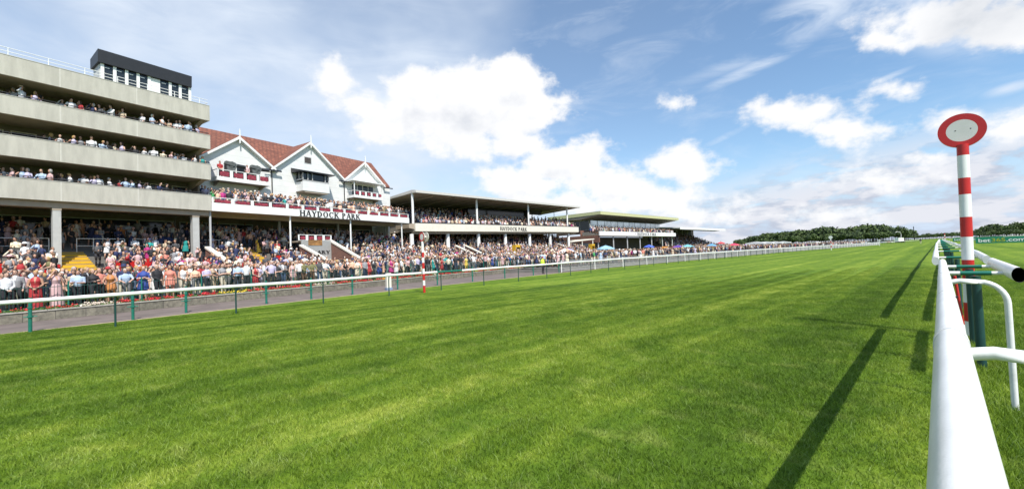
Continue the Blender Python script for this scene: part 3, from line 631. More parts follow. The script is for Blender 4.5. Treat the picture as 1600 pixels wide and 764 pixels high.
# ------------------------------------------------------------------ gabled stand (B)
B = FA.empty('gabled_grandstand', label='white gabled clubhouse stand with red tiled roof and long balcony', cat='grandstand')
clad = bpy.data.materials.new('white_board_cladding'); clad.use_nodes = True; t = clad.node_tree; b = t.nodes['Principled BSDF']
tcn = N(t, 'ShaderNodeTexCoord'); s_ = N(t, 'ShaderNodeSeparateXYZ'); L(t, tcn.outputs['Object'], s_.inputs[0])
fr_ = mth(t, 'FRACT', mth(t, 'MULTIPLY', s_.outputs[2], 1/.62)); ln = mrange(t, fr_, .0, .045, .62, 1)
nn = noise(t, tcn.outputs['Object'], 1.2, 4, .5); v_ = mth(t, 'MULTIPLY', ln, mrange(t, nn, .3, .7, .92, 1.))
cb = N(t, 'ShaderNodeCombineXYZ'); 
for i_, k_ in enumerate((.74, .74, .725)): L(t, mth(t, 'MULTIPLY', v_, k_), cb.inputs[i_])
L(t, cb.outputs[0], b.inputs['Base Color']); b.inputs['Roughness'].default_value = .6
tile = bpy.data.materials.new('clay_roof_tile'); tile.use_nodes = True; t = tile.node_tree; b = t.nodes['Principled BSDF']
tcn = N(t, 'ShaderNodeTexCoord'); br = N(t, 'ShaderNodeTexBrick'); br.inputs['Brick Width'].default_value = .42; br.inputs['Row Height'].default_value = .32; br.inputs['Mortar Size'].default_value = .035; br.inputs['Scale'].default_value = 1
br.inputs['Color1'].default_value = (.25, .098, .062, 1); br.inputs['Color2'].default_value = (.155, .058, .040, 1); br.inputs['Mortar'].default_value = (.10, .042, .032, 1)
s_ = N(t, 'ShaderNodeSeparateXYZ'); L(t, tcn.outputs['Object'], s_.inputs[0]); cb = N(t, 'ShaderNodeCombineXYZ'); L(t, mth(t, 'ADD', s_.outputs[0], mth(t, 'MULTIPLY', s_.outputs[1], .5)), cb.inputs[0]); L(t, mth(t, 'MULTIPLY', s_.outputs[2], 1.4), cb.inputs[1]); L(t, cb.outputs[0], br.inputs[0])
nn = noise(t, tcn.outputs['Object'], 1.6, 8, .75); mx = N(t, 'ShaderNodeMix', data_type='RGBA', blend_type='MULTIPLY'); mx.inputs['Factor'].default_value = 1; L(t, br.outputs[0], mx.inputs['A'])
cr = N(t, 'ShaderNodeValToRGB'); L(t, nn, cr.inputs[0]); cr.color_ramp.elements[0].color = (.7, .68, .66, 1); cr.color_ramp.elements[0].position = .3; cr.color_ramp.elements[1].color = (1.35, 1.25, 1.2, 1); cr.color_ramp.elements[1].position = .7
L(t, cr.outputs[0], mx.inputs['B']); L(t, mx.outputs['Result'], b.inputs['Base Color']); b.inputs['Roughness'].default_value = .85
bp = N(t, 'ShaderNodeBump'); bp.inputs['Strength'].default_value = .5; bp.inputs['Distance'].default_value = .03; L(t, br.outputs['Fac'], bp.inputs['Height']); bp.invert = True; L(t, bp.outputs[0], b.inputs['Normal'])
EZ, RD, RZ, BR, WY = 12.2, 8.0, 16.4, 29.8, 4.0
gab = [(10.1, 14.75, 3.35), (17.75, 15.85, 4.35), (25.4, 14.85, 3.1)]    # centre, apex height of wall, half width
m = MB(); m.box(6.05, BR, WY, WY+.25, 6.9, EZ); m.box(BR-.25, BR, WY+.25, 12, 4.5, EZ); m.prism([(WY+.3, EZ+.001), (12, EZ+.001), (RD, RZ-.25)], 'x', BR-.25, BR-.01)
for c0, za, hw in gab:
    k = (za-EZ)/hw; m.prism([(c0-hw, EZ+.001), (c0+hw, EZ+.001), (c0, za)], 'y', WY, WY+.25)
m.build('wall', clad, B)
m = MB(); th = .14
m.prism([(WY+.27, EZ+.08), (WY+.27, EZ+.28), (RD, RZ+.0), (12.4, EZ-.2), (12.4, EZ-.4), (RD, RZ-.2)], 'x', 3.0, BR+.25)
m.build('roof', tile, B)
yb = lambda z: WY+(z-EZ)/(RZ-EZ)*(RD-WY)+.2
for c0, za, hw in gab:
    k = (za-EZ)/hw; hw2 = hw+.25; zap = za+.3; zlo = zap-k*hw2
    m = MB()
    for sg in (-1, 1):
        a_ = [(c0, WY-.3, zap), (c0+sg*hw2, WY-.3, zlo), (c0+sg*hw2, yb(zlo)+.5, zlo), (c0, yb(zap)+.3, zap)]
        m.add(a_+[(x, y, z-.15) for x, y, z in a_], [(0, 1, 2, 3), (7, 6, 5, 4), (0, 4, 5, 1), (1, 5, 6, 2), (2, 6, 7, 3), (3, 7, 4, 0)])
    m.build('gable_roof', tile, B)
    m = MB()
    for sg in (-1, 1):
        q = [(c0, zap-.02), (c0+sg*hw2, zlo-.02), (c0+sg*hw2, zlo-.26), (c0, zap-.30)]
        m.prism(q, 'y', WY-.36-(.002 if sg > 0 else 0), WY-.303)
        q = [(c0, zap-.3), (c0+sg*hw2, zlo-.27), (c0+sg*hw2, zlo-.31), (c0, zap-.34)]
        m.prism(q, 'y', WY-.3, WY+.0-(.002 if sg > 0 else .0))
    m.build('bargeboard', M_white, B)
    m = MB(); m.box(c0-.05, c0+.05, WY-.44, WY-.365, zap-.75, zap+.5); m.prism([(c0-.05, zap+.501), (c0+.05, zap+.501), (c0, zap+.75)], 'y', WY-.44, WY-.365); m.build('finial', M_white, B)
for x in (13.35, 22.3):
    m = MB(); m.tube([(x, WY-.08, EZ-.15), (x, WY-.08, 7.3)], .055, 8); m.box(x-.9, x+.9, WY-.42, WY-.3, EZ-.2, EZ-.05); m.build('drainpipe', M_lead, B)
m = MB(); m.box(28.5, BR+.2, WY-.42, WY-.3, EZ-.2, EZ-.07); m.build('gutter', M_lead, B)
# square opening of the middle gable
f = MB(); f.box(17.1, 18.0, WY-.02, WY-.003, 13.55, 14.35); o = f.build('window', M_grey, B); g = MB(); g.box(17.17, 17.93, WY-.03, WY-.021, 13.62, 14.28); g.build('pane', M_dark, o)
def railing(parent, x0, x1, y, z0, z1, npan, side=None, oval=False, zs=0.):
    """balustrade: rails, wide white uprights and maroon panels between them"""
    m = MB(zs); m.box(x0, x1, y-.03, y+.03, z1-.05, z1); m.box(x0, x1, y-.025, y+.025, z0, z0+.04)
    st = (x1-x0)/npan
    for i in range(npan+1): x = x0+st*i; a, b_ = max(x0, x-.13), min(x1, x+.13); m.box(a, b_, y-.02, y+.02, z0+.041, z1-.051)
    if side: m.box(x0-.03, x0+.03, y+.035, side, z1-.05, z1); m.box(x0-.02, x0+.02, y+.035, side, z0, z0+.04); m.box(x0-.02, x0+.02, side-.2, side, z0+.041, z1-.051)
    r_ = m.build('railing', M_white, parent)
    for i in range(npan):
        a = x0+st*i+.2; b_ = x0+st*(i+1)-.2; m = MB(zs); sag = .04*random.random()
        if oval:
            c_, w_ = (a+b_)/2, (b_-a)/2; zc, hz = (z0+z1)/2, (z1-z0)*.33
            m.prism([(c_+w_*cos(q*pi/6)*1.0, zc+hz*sin(q*pi/6)) for q in range(12)], 'y', y-.05, y-.032)
        else:
            q_ = 7; lo = [(a+(b_-a)*j/q_, z0+.05+.05*random.random()+(.05 if j in (0, q_) else 0)) for j in range(q_+1)]; hi = [(a+(b_-a)*j/q_, z1-.15-.07*random.random()-(.05 if j in (0, q_) else 0)) for j in range(q_, -1, -1)]
            m.prism(lo+hi, 'y', y-.05, y-.032)
        m.build('banner_panel', M_maroon, r_)
# main balcony
m = MB(); m.box(6.02, 29.4, 0, .15, 6.88, 7.56); m.box(29.25, 29.4, .15, WY, 6.88, 7.56); m.build('fascia', M_white, B)
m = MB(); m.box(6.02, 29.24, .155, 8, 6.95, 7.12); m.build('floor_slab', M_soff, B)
m = MB()
for k in range(4): m.box(6.05, 29.2, .9+.75*k, WY-.01, 7.121+.18*k, 7.121+.18*(k+1))
m.build('step', M_step, B)
railing(B, 6.05, 29.35, .07, 7.57, 8.1, 14)
railing_side = None
lettering('lettering', 'HAYDOCK PARK', .62, 13.95, 21.5, 0, 6.93, M_let, B)
# left balcony with camera crew
def small_balcony(x0, x1, zb, zf, zr, npan, oval):
    bo = MB(); bo.box(x0, x1, 2.5, 2.6, zb, zf); bo.box(x0, x0+.1, 2.6, 3.998, zb, zf); bo.box(x1-.1, x1, 2.6, 3.998, zb, zf); f_ = bo.build('balcony', M_white, B)
    m = MB(); m.box(x0+.1, x1-.1, 2.6, 3.998, zb+.02, zb+.14); m.prism([(2.7, zb+.02), (3.99, zb+.02), (3.99, zb-.35)], 'x', x0+.3, x0+.45); m.prism([(2.7, zb+.02), (3.99, zb+.02), (3.99, zb-.35)], 'x', x1-.45, x1-.3); m.build('underside', M_soff, f_)
    railing(B, x0+.02, x1-.02, 2.55, zf+.002, zr, npan, side=3.98, oval=oval); return f_
small_balcony(7.55, 12.45, 10.12, 10.45, 11.18, 4, False)
def opening(x0, x1, z0, z1, nm=2):
    f = MB(); f.box(x0, x1, WY-.05, WY-.003, z0, z1); o = f.build('window', M_white, B)
    for i in range(nm):
        a = x0+.07+(x1-x0-.07)/nm*i; b_ = x0+(x1-x0-.0)/nm*(i+1)-.07; g = MB(); g.box(a, b_, WY-.06, WY-.051, z0+.07, z1-.07); g.build('pane', M_glass, o)
opening(8.7, 12.2, 10.5, 12.05, 3)
small_balcony(22.65, 27.2, 10.03, 10.3, 10.93, 5, True)
opening(23.4, 26.9, 10.4, 12.0, 4)
m = MB()
for x in (22.7, 27.1): m.box(x, x+.09, 2.52, 2.61, 10.95, 12.08)
m.box(22.4, 27.5, 2.3, WY-.01, 12.1, 12.2); m.build('canopy', M_white, B)
# judges' bay window
bay = MB(); bay.box(16.0, 19.3, 2.6, WY-.003, 10.12, 11.15); bo = bay.build('bay', clad, B)
m = MB(); m.prism([(16.0, 10.12), (19.3, 10.12), (19.0, 9.95), (16.3, 9.95)], 'y', 2.65, 3.99); m.build('underside', M_soff, bo)
m = MB(); m.box(16.05, 19.25, 2.66, 2.74, 11.151, 11.35)
for x in (16.02, 16.6, 17.15, 18.75, 19.18): m.box(x, x+.09, 2.62, 2.72, 11.36, 12.15)
m.box(16.02, 16.1, 2.8, 3.9, 11.36, 11.5); m.box(16.02, 16.1, 3.3, 3.4, 11.5, 12.15); m.build('window_frame', M_grey, bo)
m = MB(); m.box(16.1, 19.2, 2.76, 3.99, 11.4, 12.14); m.build('pane', M_glass, bo)
m = MB(); m.prism([(2.25, 12.2), (2.25, 12.32), (WY-.005, 12.75), (WY-.005, 12.2)], 'x', 15.5, 19.8); m.build('canopy', M_black, bo)
# under the balcony
for x in (5.9, 13.0, 20.2, 28.2):
    m = MB(); m.cyl(x+.12, .35, 1.9, 6.9, .085, 14); m.build('column', M_grey if x == 5.9 else M_white, B)
for x in (14.6, 22, 29.6):
    m = MB(); m.cyl(x, 5, 3.8, 6.95, .14, 14); m.build('column', M_grey, B)
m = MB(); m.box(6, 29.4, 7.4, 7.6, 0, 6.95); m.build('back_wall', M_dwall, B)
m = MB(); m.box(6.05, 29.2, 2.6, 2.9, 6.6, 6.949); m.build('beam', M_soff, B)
strip_windows(B, 6.3, 13, 7.39, 5.1, 6.5, 2.2); strip_windows(B, 17.6, 29, 7.39, 5.1, 6.4, 2.8)
for x0, x1, n in ((6.4, 9.2, 2), (11.1, 13., 1), (13.2, 14.3, 1)): step_barrier('', B, x0, x1, 3., tzs(3.), n)

# yellow stairs (flights up the terrace)
def flight(x0, x1, d0, d1, label):
    o = FA.empty('stair_flight', label=label, cat='stairs'); m = MB(); d = d0
    while d < d1: z = tz(d+.72)+.04; m.box(x0, x1, d, min(d1, d+.35), z-.6, z); d += .35
    m.build('treads', M_yel, o)
flight(-3.35, -1.25, -4.8, 3, 'bright yellow stair flight climbing beside the left concrete column')
flight(8.75, 10.85, -3.8, 3.6, 'bright yellow stair flight between the white step barriers of the gabled stand')
flight(3.2, 4.4, -2., 0, 'short yellow stair flight just left of the second concrete column')

# brick entry tunnel
brick = bpy.data.materials.new('red_brick'); brick.use_nodes = True; t = brick.node_tree; b = t.nodes['Principled BSDF']
tcn = N(t, 'ShaderNodeTexCoord'); br = N(t, 'ShaderNodeTexBrick'); br.inputs['Brick Width'].default_value = .23; br.inputs['Row Height'].default_value = .075; br.inputs['Mortar Size'].default_value = .008; br.inputs['Scale'].default_value = 1
br.inputs['Color1'].default_value = (.22, .085, .055, 1); br.inputs['Color2'].default_value = (.155, .06, .042, 1); br.inputs['Mortar'].default_value = (.2, .16, .13, 1)
s_ = N(t, 'ShaderNodeSeparateXYZ'); L(t, tcn.outputs['Object'], s_.inputs[0]); cb = N(t, 'ShaderNodeCombineXYZ'); L(t, mth(t, 'ADD', s_.outputs[0], s_.outputs[1]), cb.inputs[0]); L(t, s_.outputs[2], cb.inputs[1]); L(t, cb.outputs[0], br.inputs[0])
L(t, br.outputs[0], b.inputs['Base Color']); b.inputs['Roughness'].default_value = .9
def sloping_wall(parent, x, d0, z0, d1, z1, w=.3, zs=0.):
    m = MB(zs); m.prism([(d0, 0), (d1, 0), (d1, z1), (d0, z0)], 'x', x, x+w); o = m.build('side_wall', brick, parent)
    m = MB(zs); m.prism([(d0-.05, z0+.002), (d1, z1+.002), (d1, z1+.16), (d0-.05, z0+.16)], 'x', x-.06, x+w+.06); m.build('coping', M_cream, o)
T = FA.empty('entrance_tunnel', label='brick sided stair tunnel with white front board and sloping cream copings', cat='tunnel')
sloping_wall(T, 13.3, -4.9, 2.2, -.9, 3.75); sloping_wall(T, 17.0, -5.2, 2.2, .2, 4.55)
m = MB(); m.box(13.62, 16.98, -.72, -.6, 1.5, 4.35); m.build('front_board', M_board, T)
m = MB(); m.box(13.6, 16.99, -.6, 2.5, 4.2, 4.34); m.build('roof_slab', M_soff, T)
railing(T, 13.3, 17.05, -.7, 4.36, 4.95, 4)
m = MB(); m.box(14.35, 15.9, -.76, -.723, 3.85, 4.4); pst = m.build('poster', pm('orange_green_poster', (.30, .15, .05), .5, .6, 1.3), T)
lettering('lettering', 'ARY', .34, 15.3, 16.85, -.72, 2.95, M_let, T)
T2 = FA.empty('stair_wall', label='cream coped brick stair wall sloping down by the second concrete column', cat='stair wall')
sloping_wall(T2, 5.35, -4.2, 2.1, -.3, 3.6)
# ------------------------------------------------------------------ long stand with open upper deck (C)
ZS = .0155
C = FC.empty('open_grandstand', label='long low grandstand with open upper deck on round white columns, middle of the row', cat='grandstand')
CE = 44.7
m = MB(ZS); m.box(.5, CE, 0, .2, 5.84, 6.95); m.box(CE-.2, CE, .201, 7, 5.84, 6.95); m.box(.5, .7, .201, 3, 5.84, 6.95); m.build('fascia', M_cream, C)
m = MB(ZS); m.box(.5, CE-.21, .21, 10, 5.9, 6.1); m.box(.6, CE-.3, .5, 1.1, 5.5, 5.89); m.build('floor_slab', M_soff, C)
m = MB(ZS)
for k in range(9):
    m.box(1.5, CE-.22, 1.0+.75*k, 9, 6.101+.3*k, 6.101+.3*(k+1))
m.build('seating_step', M_step, C)
m = MB(ZS); m.prism([(-.6, 11.15), (-.6, 11.5), (.3, 11.62), (11, 10.9), (11, 10.7), (.3, 11.2)], 'x', .3, CE+.2); m.build('roof', pm('pale_roof_edge', (.55, .53, .49), .6, .05), C)
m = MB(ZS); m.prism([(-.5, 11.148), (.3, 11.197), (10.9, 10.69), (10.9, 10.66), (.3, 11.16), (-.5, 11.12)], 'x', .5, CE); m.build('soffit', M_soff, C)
m = MB(ZS)
for x in np.arange(4, CE, 4.4): m.prism([(.2, 11.15), (.2, 11.0), (10, 10.45), (10, 10.67)], 'x', x-.08, x+.08)
m.build('roof_beam', M_soff, C)
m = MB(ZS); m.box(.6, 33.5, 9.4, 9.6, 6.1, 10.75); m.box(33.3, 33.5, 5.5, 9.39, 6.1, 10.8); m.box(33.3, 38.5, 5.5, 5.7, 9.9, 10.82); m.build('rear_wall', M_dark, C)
m = MB(ZS); m.box(16.5, 33.2, 6.0, 6.2, 8.1, 9.35); m.build('glazed_box', M_grey, C)
m = MB(ZS); m.box(16.6, 33.1, 5.96, 5.995, 9.36, 10.5); m.build('window', M_glass, C)
for x in (.55, 13.3, 27.2, 41.0):
    m = MB(ZS); m.cyl(x, .55, 6.1, 11.2, .17, 16); m.build('column', M_white, C)
m = MB(ZS); m.cyl(38.4, 8, 8, 10.8, .1, 8); m.cyl(44.2, 6., 8, 11., .06, 8); m.build('column', M_grey, C)
for x in (.4, 7.05, 13.7, 20.5, 27.6, 34.5, 41.6):
    m = MB(); m.cyl(x, .8, 1.8, 5.5+ZS*x, .34, 18, .28); m.build('column', M_white, C)
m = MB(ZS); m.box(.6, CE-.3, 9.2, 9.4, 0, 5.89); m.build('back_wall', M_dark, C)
m = MB(ZS); m.box(.6, CE-.25, .06, .1, 6.96, 7.1); m.build('handrail', M_lead, C)
m = MB(ZS); m.prism([(-.35, 6.3), (-.35, 6.85), (.9, 7.), (.9, 6.1)], 'y', .3, 3.4); m.build('link_canopy', M_soff, C)
lettering('lettering', 'HAYDOCK PARK', .62, 18.3, 25.9, 0, 6.02+ZS*22, M_let, C)
T3 = FC.empty('stair_wall', label='cream coped brick stair wall running down below the open upper deck', cat='stair wall')
sloping_wall(T3, 7.6, -4.6, 2.0, -.2, 3.7); sloping_wall(T3, 9.6, -4.6, 2.0, -.2, 3.7)
T4 = FC.empty('stair_wall', label='dark brick stair wall at the right end below the open upper deck', cat='stair wall')
sloping_wall(T4, 31, -3.5, 2.0, .6, 3.6); sloping_wall(T4, 37, -3.5, 2.2, .6, 3.9)
# white vents on the open stand roof
o = FC.empty('roof_vent', label='small white vent box on the roof of the open grandstand', cat='vent'); m = MB(); m.box(36.5, 39.5, 3, 4, 12.0, 12.25); m.build('louvre', M_grey, o)

# ------------------------------------------------------------------ glazed stand with green roof edge (D)
D = FD.empty('glazed_grandstand', label='grandstand with overhanging pale green roof edge and glazed upper floor', cat='grandstand')
M_lime = pm('pale_green_fascia', (.50, .50, .27), .6, .05)
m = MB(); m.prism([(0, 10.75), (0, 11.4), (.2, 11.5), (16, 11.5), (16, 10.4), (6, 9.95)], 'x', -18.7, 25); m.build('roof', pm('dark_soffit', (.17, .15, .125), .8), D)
m = MB(); m.box(-18.72, 25.02, -.06, -.001, 10.72, 11.42); m.prism([(.0, 10.76), (.0, 11.42), (16, 11.5), (16, 10.6)], 'x', -18.78, -18.701); m.build('fascia_board', M_lime, D)
m = MB(); m.box(-19.4, 22.5, .0, .25, 5.76, 6.78); m.build('fascia', M_white, D)
m = MB(); m.box(-19.3, 22.4, .26, 5, 5.8, 6.0); m.build('floor_slab', M_soff, D)
m = MB(); 
for k in range(4): m.box(-19.2, 22.3, 1+.8*k, 5, 6.01+.2*k, 6.01+.2*(k+1))
m.build('step', M_step, D)
m = MB(); m.box(-15.4, 23, 5.2, 5.4, 6.8, 7.3); m.build('wall', brick, D)
M_glass, _g0 = pm('pale_reflecting_glass', (.62, .66, .66), .12, .25, .6, metallic=.75), M_glass
strip_windows(D, -15.4, 23, 5.2, 7.3, 9.95, 3.2, fm=M_lead)
M_glass = _g0
m = MB(); m.box(-15.4, -15.2, 5.4, 16, 6.6, 7.4); m.box(-19.3, -19., .3, 14, 4.2, 5.95); m.box(-19.29, -15.4, 5.41, 5.6, 5.96, 7.3); m.build('side_wall', brick, D)
f = MB(); f.box(-15.41, -15.2, 5.45, 14, 7.41, 10.0); o = f.build('window', M_grey, D)
for y in (5.6, 8.4, 11.2): g = MB(); g.box(-15.45, -15.415, y, y+2.6, 7.55, 9.9); g.build('pane', M_glass, o)
for x in np.linspace(-19, 21.5, 7):
    m = MB(); m.cyl(x, .8, 0, 5.8, .16, 10); m.build('column', M_grey, D)
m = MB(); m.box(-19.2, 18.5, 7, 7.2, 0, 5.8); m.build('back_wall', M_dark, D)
lettering('lettering', '* HAYDOCK PARK *', .74, -2.6, 10.6, 0, 5.9, M_let, D)
m = MB(); m.box(-13.5, -9.5, 8, 10, 11.5, 12.1); m.build('roof_plant', M_grey, D)
# lower lean-to and brick stair beside it
o = FD.empty('kiosk', label='low dark kiosk with cream frame between the open and the glazed grandstands', cat='kiosk')
m = MB(); m.box(-29, -20, 1.5, 6, 0, 4.3); m.build('wall', brick, o)
m = MB(); m.prism([(-29.3, 4.3), (-20.4, 4.9), (-20.4, 5.1), (-29.3, 4.5)], 'y', .9, 6.2); m.build('roof', M_cream, o)
m = MB(); m.box(-28, -21, 1.44, 1.49, 2.8, 4.0); m.build('window', M_glass, o)
m = MB(); m.cyl(-20.8, 1.1, 0, 4.8, .12, 10); m.cyl(-25, 1.1, 0, 4.5, .12, 10); m.build('column', M_cream, o)
# betting stalls in front of it
STN = ['orange and yellow betting stall left of the blue parasol', 'red fronted betting stall below the glazed stand lettering', 'yellow fronted stall between two brick kiosks']
for i, (x, w, c_) in enumerate(((-7, 3.5, (.6, .25, .03)), (-1, 3.2, (.5, .06, .04)), (4.5, 3.8, (.62, .4, .03)))):
    o = FD.empty('betting_stall', label=STN[i], cat='stall'); m = MB(); m.box(x, x+w, -9, -7, .4, 2.7); m.build('counter', brick, o)
    m = MB(); m.box(x+.1, x+w-.1, -9.06, -9.005, 1.9, 2.6); m.build('sign', pm('stall_sign_%d' % i, c_, .6, .2, 2), o)

# ------------------------------------------------------------------ far canopy stand (E)
Eo = FE.empty('canopy_grandstand', label='farthest grandstand with thin white canopy over a dark raked terrace', cat='grandstand')
m = MB(); m.prism([(-.2, 8.15), (-.2, 8.5), (13, 9.6), (13, 9.3)], 'x', 24, 62); m.build('roof', M_white, Eo)
m = MB(); m.box(23.9, 62.1, -.3, -.21, 7.9, 8.55); m.build('fascia_board', M_white, Eo)
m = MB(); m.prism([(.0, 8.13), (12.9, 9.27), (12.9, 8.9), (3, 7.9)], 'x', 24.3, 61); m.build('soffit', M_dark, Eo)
m = MB()
for k in range(12): m.box(24, 64, 1+.9*k, 12, .4+.42*k, .4+.42*(k+1))
m.prism([(1, 1.0), (12, 5.6), (12, .3), (1, .3)], 'x', 64.2, 65.5); m.build('terrace', M_dark, Eo)
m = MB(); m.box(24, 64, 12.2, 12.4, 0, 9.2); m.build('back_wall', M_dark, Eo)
for x in np.linspace(24.5, 61.5, 9): m = MB(); m.cyl(x, 11.5, 0, 9.2, .12, 8); m.build('column', M_grey, Eo)
m = MB()
for x in np.linspace(40, 60, 8): m.box(x, x+1.4, 12.1, 12.19, 6.2, 6.9)
m.build('window', M_white, Eo)

# ------------------------------------------------------------------ parasols and raised seats in the crowd
def parasol(x, y, h, r, c1, c2, label, tilt=0):
    o = empty('parasol', (x, y, .35), label=label, cat='parasol', group='parasols standing in the crowd')
    m = MB(); m.tube([(0, 0, 0), (0, 0, h)], .04, 8); m.build('pole', M_lead, o)
    ma, mb_ = pm('parasol_%.2f_%.2f_%.2f' % c1, c1, .7, .08), pm('parasol_%.2f_%.2f_%.2f' % c2, c2, .7, .08)
    r *= .62; h -= .25; c1 = tuple(q*.5+.07 for q in c1); c2 = tuple(q*.5+.07 for q in c2); n = 8; v = [(0, 0, h+.05)]; f = []
    for ring, (q, z) in enumerate(((.5, -.16), (1., -.48), (1.0, -.64))):
        for k in range(n): v.append((r*q*cos(2*pi*k/n), r*q*sin(2*pi*k/n), h+z*r/1.4))
    for k in range(n):
        k2 = (k+1) % n; f += [(0, 1+k, 1+k2), (1+k, 9+k, 9+k2, 1+k2), (9+k, 17+k, 17+k2, 9+k2)]
    m = MB(); m.add(v, f); cn = m.build('canopy', ma, o); cn.data.materials.append(mb_)
    cn.data.polygons.foreach_set('material_index', [(i//3) % 2 for i in range(len(f))])
for a in [(-34, 51.6, 2.75, 2.2, (.28, .47, .58), (.24, .42, .56), 'pale blue parasol in the crowd before the glazed stand'),
          (-34, 64.6, 2.7, 1.5, (.05, .09, .5), (.08, .15, .6), 'royal blue parasol left of the purple one'),
          (-34, 75.6, 2.5, 1.8, (.09, .03, .28), (.12, .05, .36), 'purple parasol beside the large turquoise one'),
          (-34, 79.8, 2.6, 2.5, (.16, .42, .47), (.13, .37, .44), 'large turquoise parasol right of the purple one'),
          (-34, 92., 2.6, 1.7, (.10, .30, .6), (.12, .36, .66), 'mid blue parasol below the farthest canopy stand'),
          (-34, 97.5, 3.0, 1.5, (.6, .05, .06), (.55, .04, .05), 'bright red parasol left of the wide crimson one'),
          (-34, 106, 2.6, 2.4, (.55, .04, .10), (.6, .06, .10), 'wide crimson parasol rightmost but one in the crowd'),
          (-34, 114, 2.2, 1.4, (.5, .1, .45), (.1, .2, .55), 'small pink and blue parasol, rightmost in the crowd'),
          (-34, 42.2, 2.5, 2.1, (.7, .62, .60), (.6, .3, .2), 'white and orange striped parasol, leftmost in the crowd'),
          (-35, 44.2, 2.45, 1.1, (.04, .08, .5), (.05, .1, .5), 'small dark blue parasol beside the striped one')]: parasol(*a)
for i, (s_, d_) in enumerate(((18.8, -3), (43, -4))):
    x, y = FC.W(s_, d_); o = empty('high_chair', (x, y, .4), pi/2+FC.a, label=['yellow hooded high chair rising from the crowd below the open stand', 'yellow hooded high chair by the striped parasol'][i], cat='high chair')
    m = MB(); m.box(-.65, .65, -.4, .4, 2.9, 3.3); m.box(-.65, -.55, -.4, .4, 2.2, 2.9); m.box(.55, .65, -.4, .4, 2.2, 2.9); m.build('hood', M_yel, o)
    m = MB()
    for a in (-.5, .5):
        for b_ in (-.3, .3): m.tube([(a, b_, 0), (a, b_, 2.9)], .04, 6)
    m.box(-.5, .5, -.3, .3, 1.6, 1.7); m.build('frame', M_lead, o)

# ------------------------------------------------------------------ covered broadcast cameras on the left small balcony
M_cover = pm('grey_rain_cover', (.10, .11, .11), .7, .3, 3, .3)
for i, (s_, lab) in enumerate(((8.9, 'broadcast camera under grey rain cover, left one on the gable balcony'), (11.2, 'broadcast camera under dark cover, right one on the gable balcony'))):
    x, y = FA.W(s_, 2.9); o = empty('broadcast_camera', (x, y, 10.3), pi/2+FA.a-.5*0, label=lab, cat='camera')
    m = MB(); m.tube([(-.2, .2, 0), (0, 0, 1.), (.2, .2, 0)], .04, 6); m.tube([(0, -.25, 0), (0, 0, 1.)], .04, 6); m.build('tripod', M_lead, o)
    m = MB(); m.ell((0, 0, 1.38), (.34, .3, .4), 9, 6, False); m.prism([(-.38, .85), (-.1, .6), (.28, .9), (.5, 1.6), (.05, 1.82), (-.5, 1.62)], 'y', -.22, .22); m.prism([(-.6, 1.5), (.2, 1.35), (.3, 1.72), (-.5, 1.78)], 'y', -.3, .1); m.build('cover', M_cover, o)
    m = MB(); m.tube([(.35, 0, 1.5), (1.25, -.15, 1.45)], [.2, .16], 12); m.build('lens', M_lead, o)

# ------------------------------------------------------------------ advertising banners on the infield
def text_mesh(txt, size, mat, parent, name, loc, sx=1.):
    cu = bpy.data.curves.new(name, 'FONT'); cu.body = txt; cu.size = size; cu.extrude = .01; cu.offset = .02*size
    o = bpy.data.objects.new(name, cu); COL.objects.link(o); dg = bpy.context.evaluated_depsgraph_get()
    me = bpy.data.meshes.new_from_object(o.evaluated_get(dg)); w = max(v.co.x for v in me.vertices)
    bpy.data.objects.remove(o)
    me.transform(Matrix.Rotation(pi/2, 4, 'X')); me.transform(Matrix.Diagonal((sx, 1, 1, 1))); me.materials.clear(); me.materials.append(mat)
    p = obj(name, me, parent); p.location = loc; return w*sx
M_bann = pm('green_banner_cloth', (.01, .21, .12), .6, .08, 1); M_byel = pm('banner_yellow', (.36, .40, .03), .6, 0)
def banner(x, y, rz, w, txts, label):
    o = empty('advertising_banner', (x, y, gh(x)), rz, label=label, cat='banner')
    m = MB(); m.box(0, w, -.03, .03, .05, 1.42); m.build('sheet', M_bann, o)
    m = MB(); 
    for q in np.arange(0, w+.1, 2.): m.tube([(q, .06, 0), (q, .06, 1.4)], .03, 6)
    m.build('support', M_lead, o)
    q = .35
    for _ in range(4):
        for tx, c_ in txts:
            if q > w-2: break
            q += text_mesh(tx, 1.12, c_, o, 'lettering', (q, -.045, .36), 1.28)+.08
        q += 1.5
banner(5.75, 144, .0, 24, [('bet', M_white), ('365', M_byel), ('.com', M_white)], 'green banner with white and yellow web address right of the banded post')
banner(3.9, 262, .0, 14, [('bet', M_white), ('365', M_byel), ('.com', M_white)], 'farther green banner just left of the banded winning post')
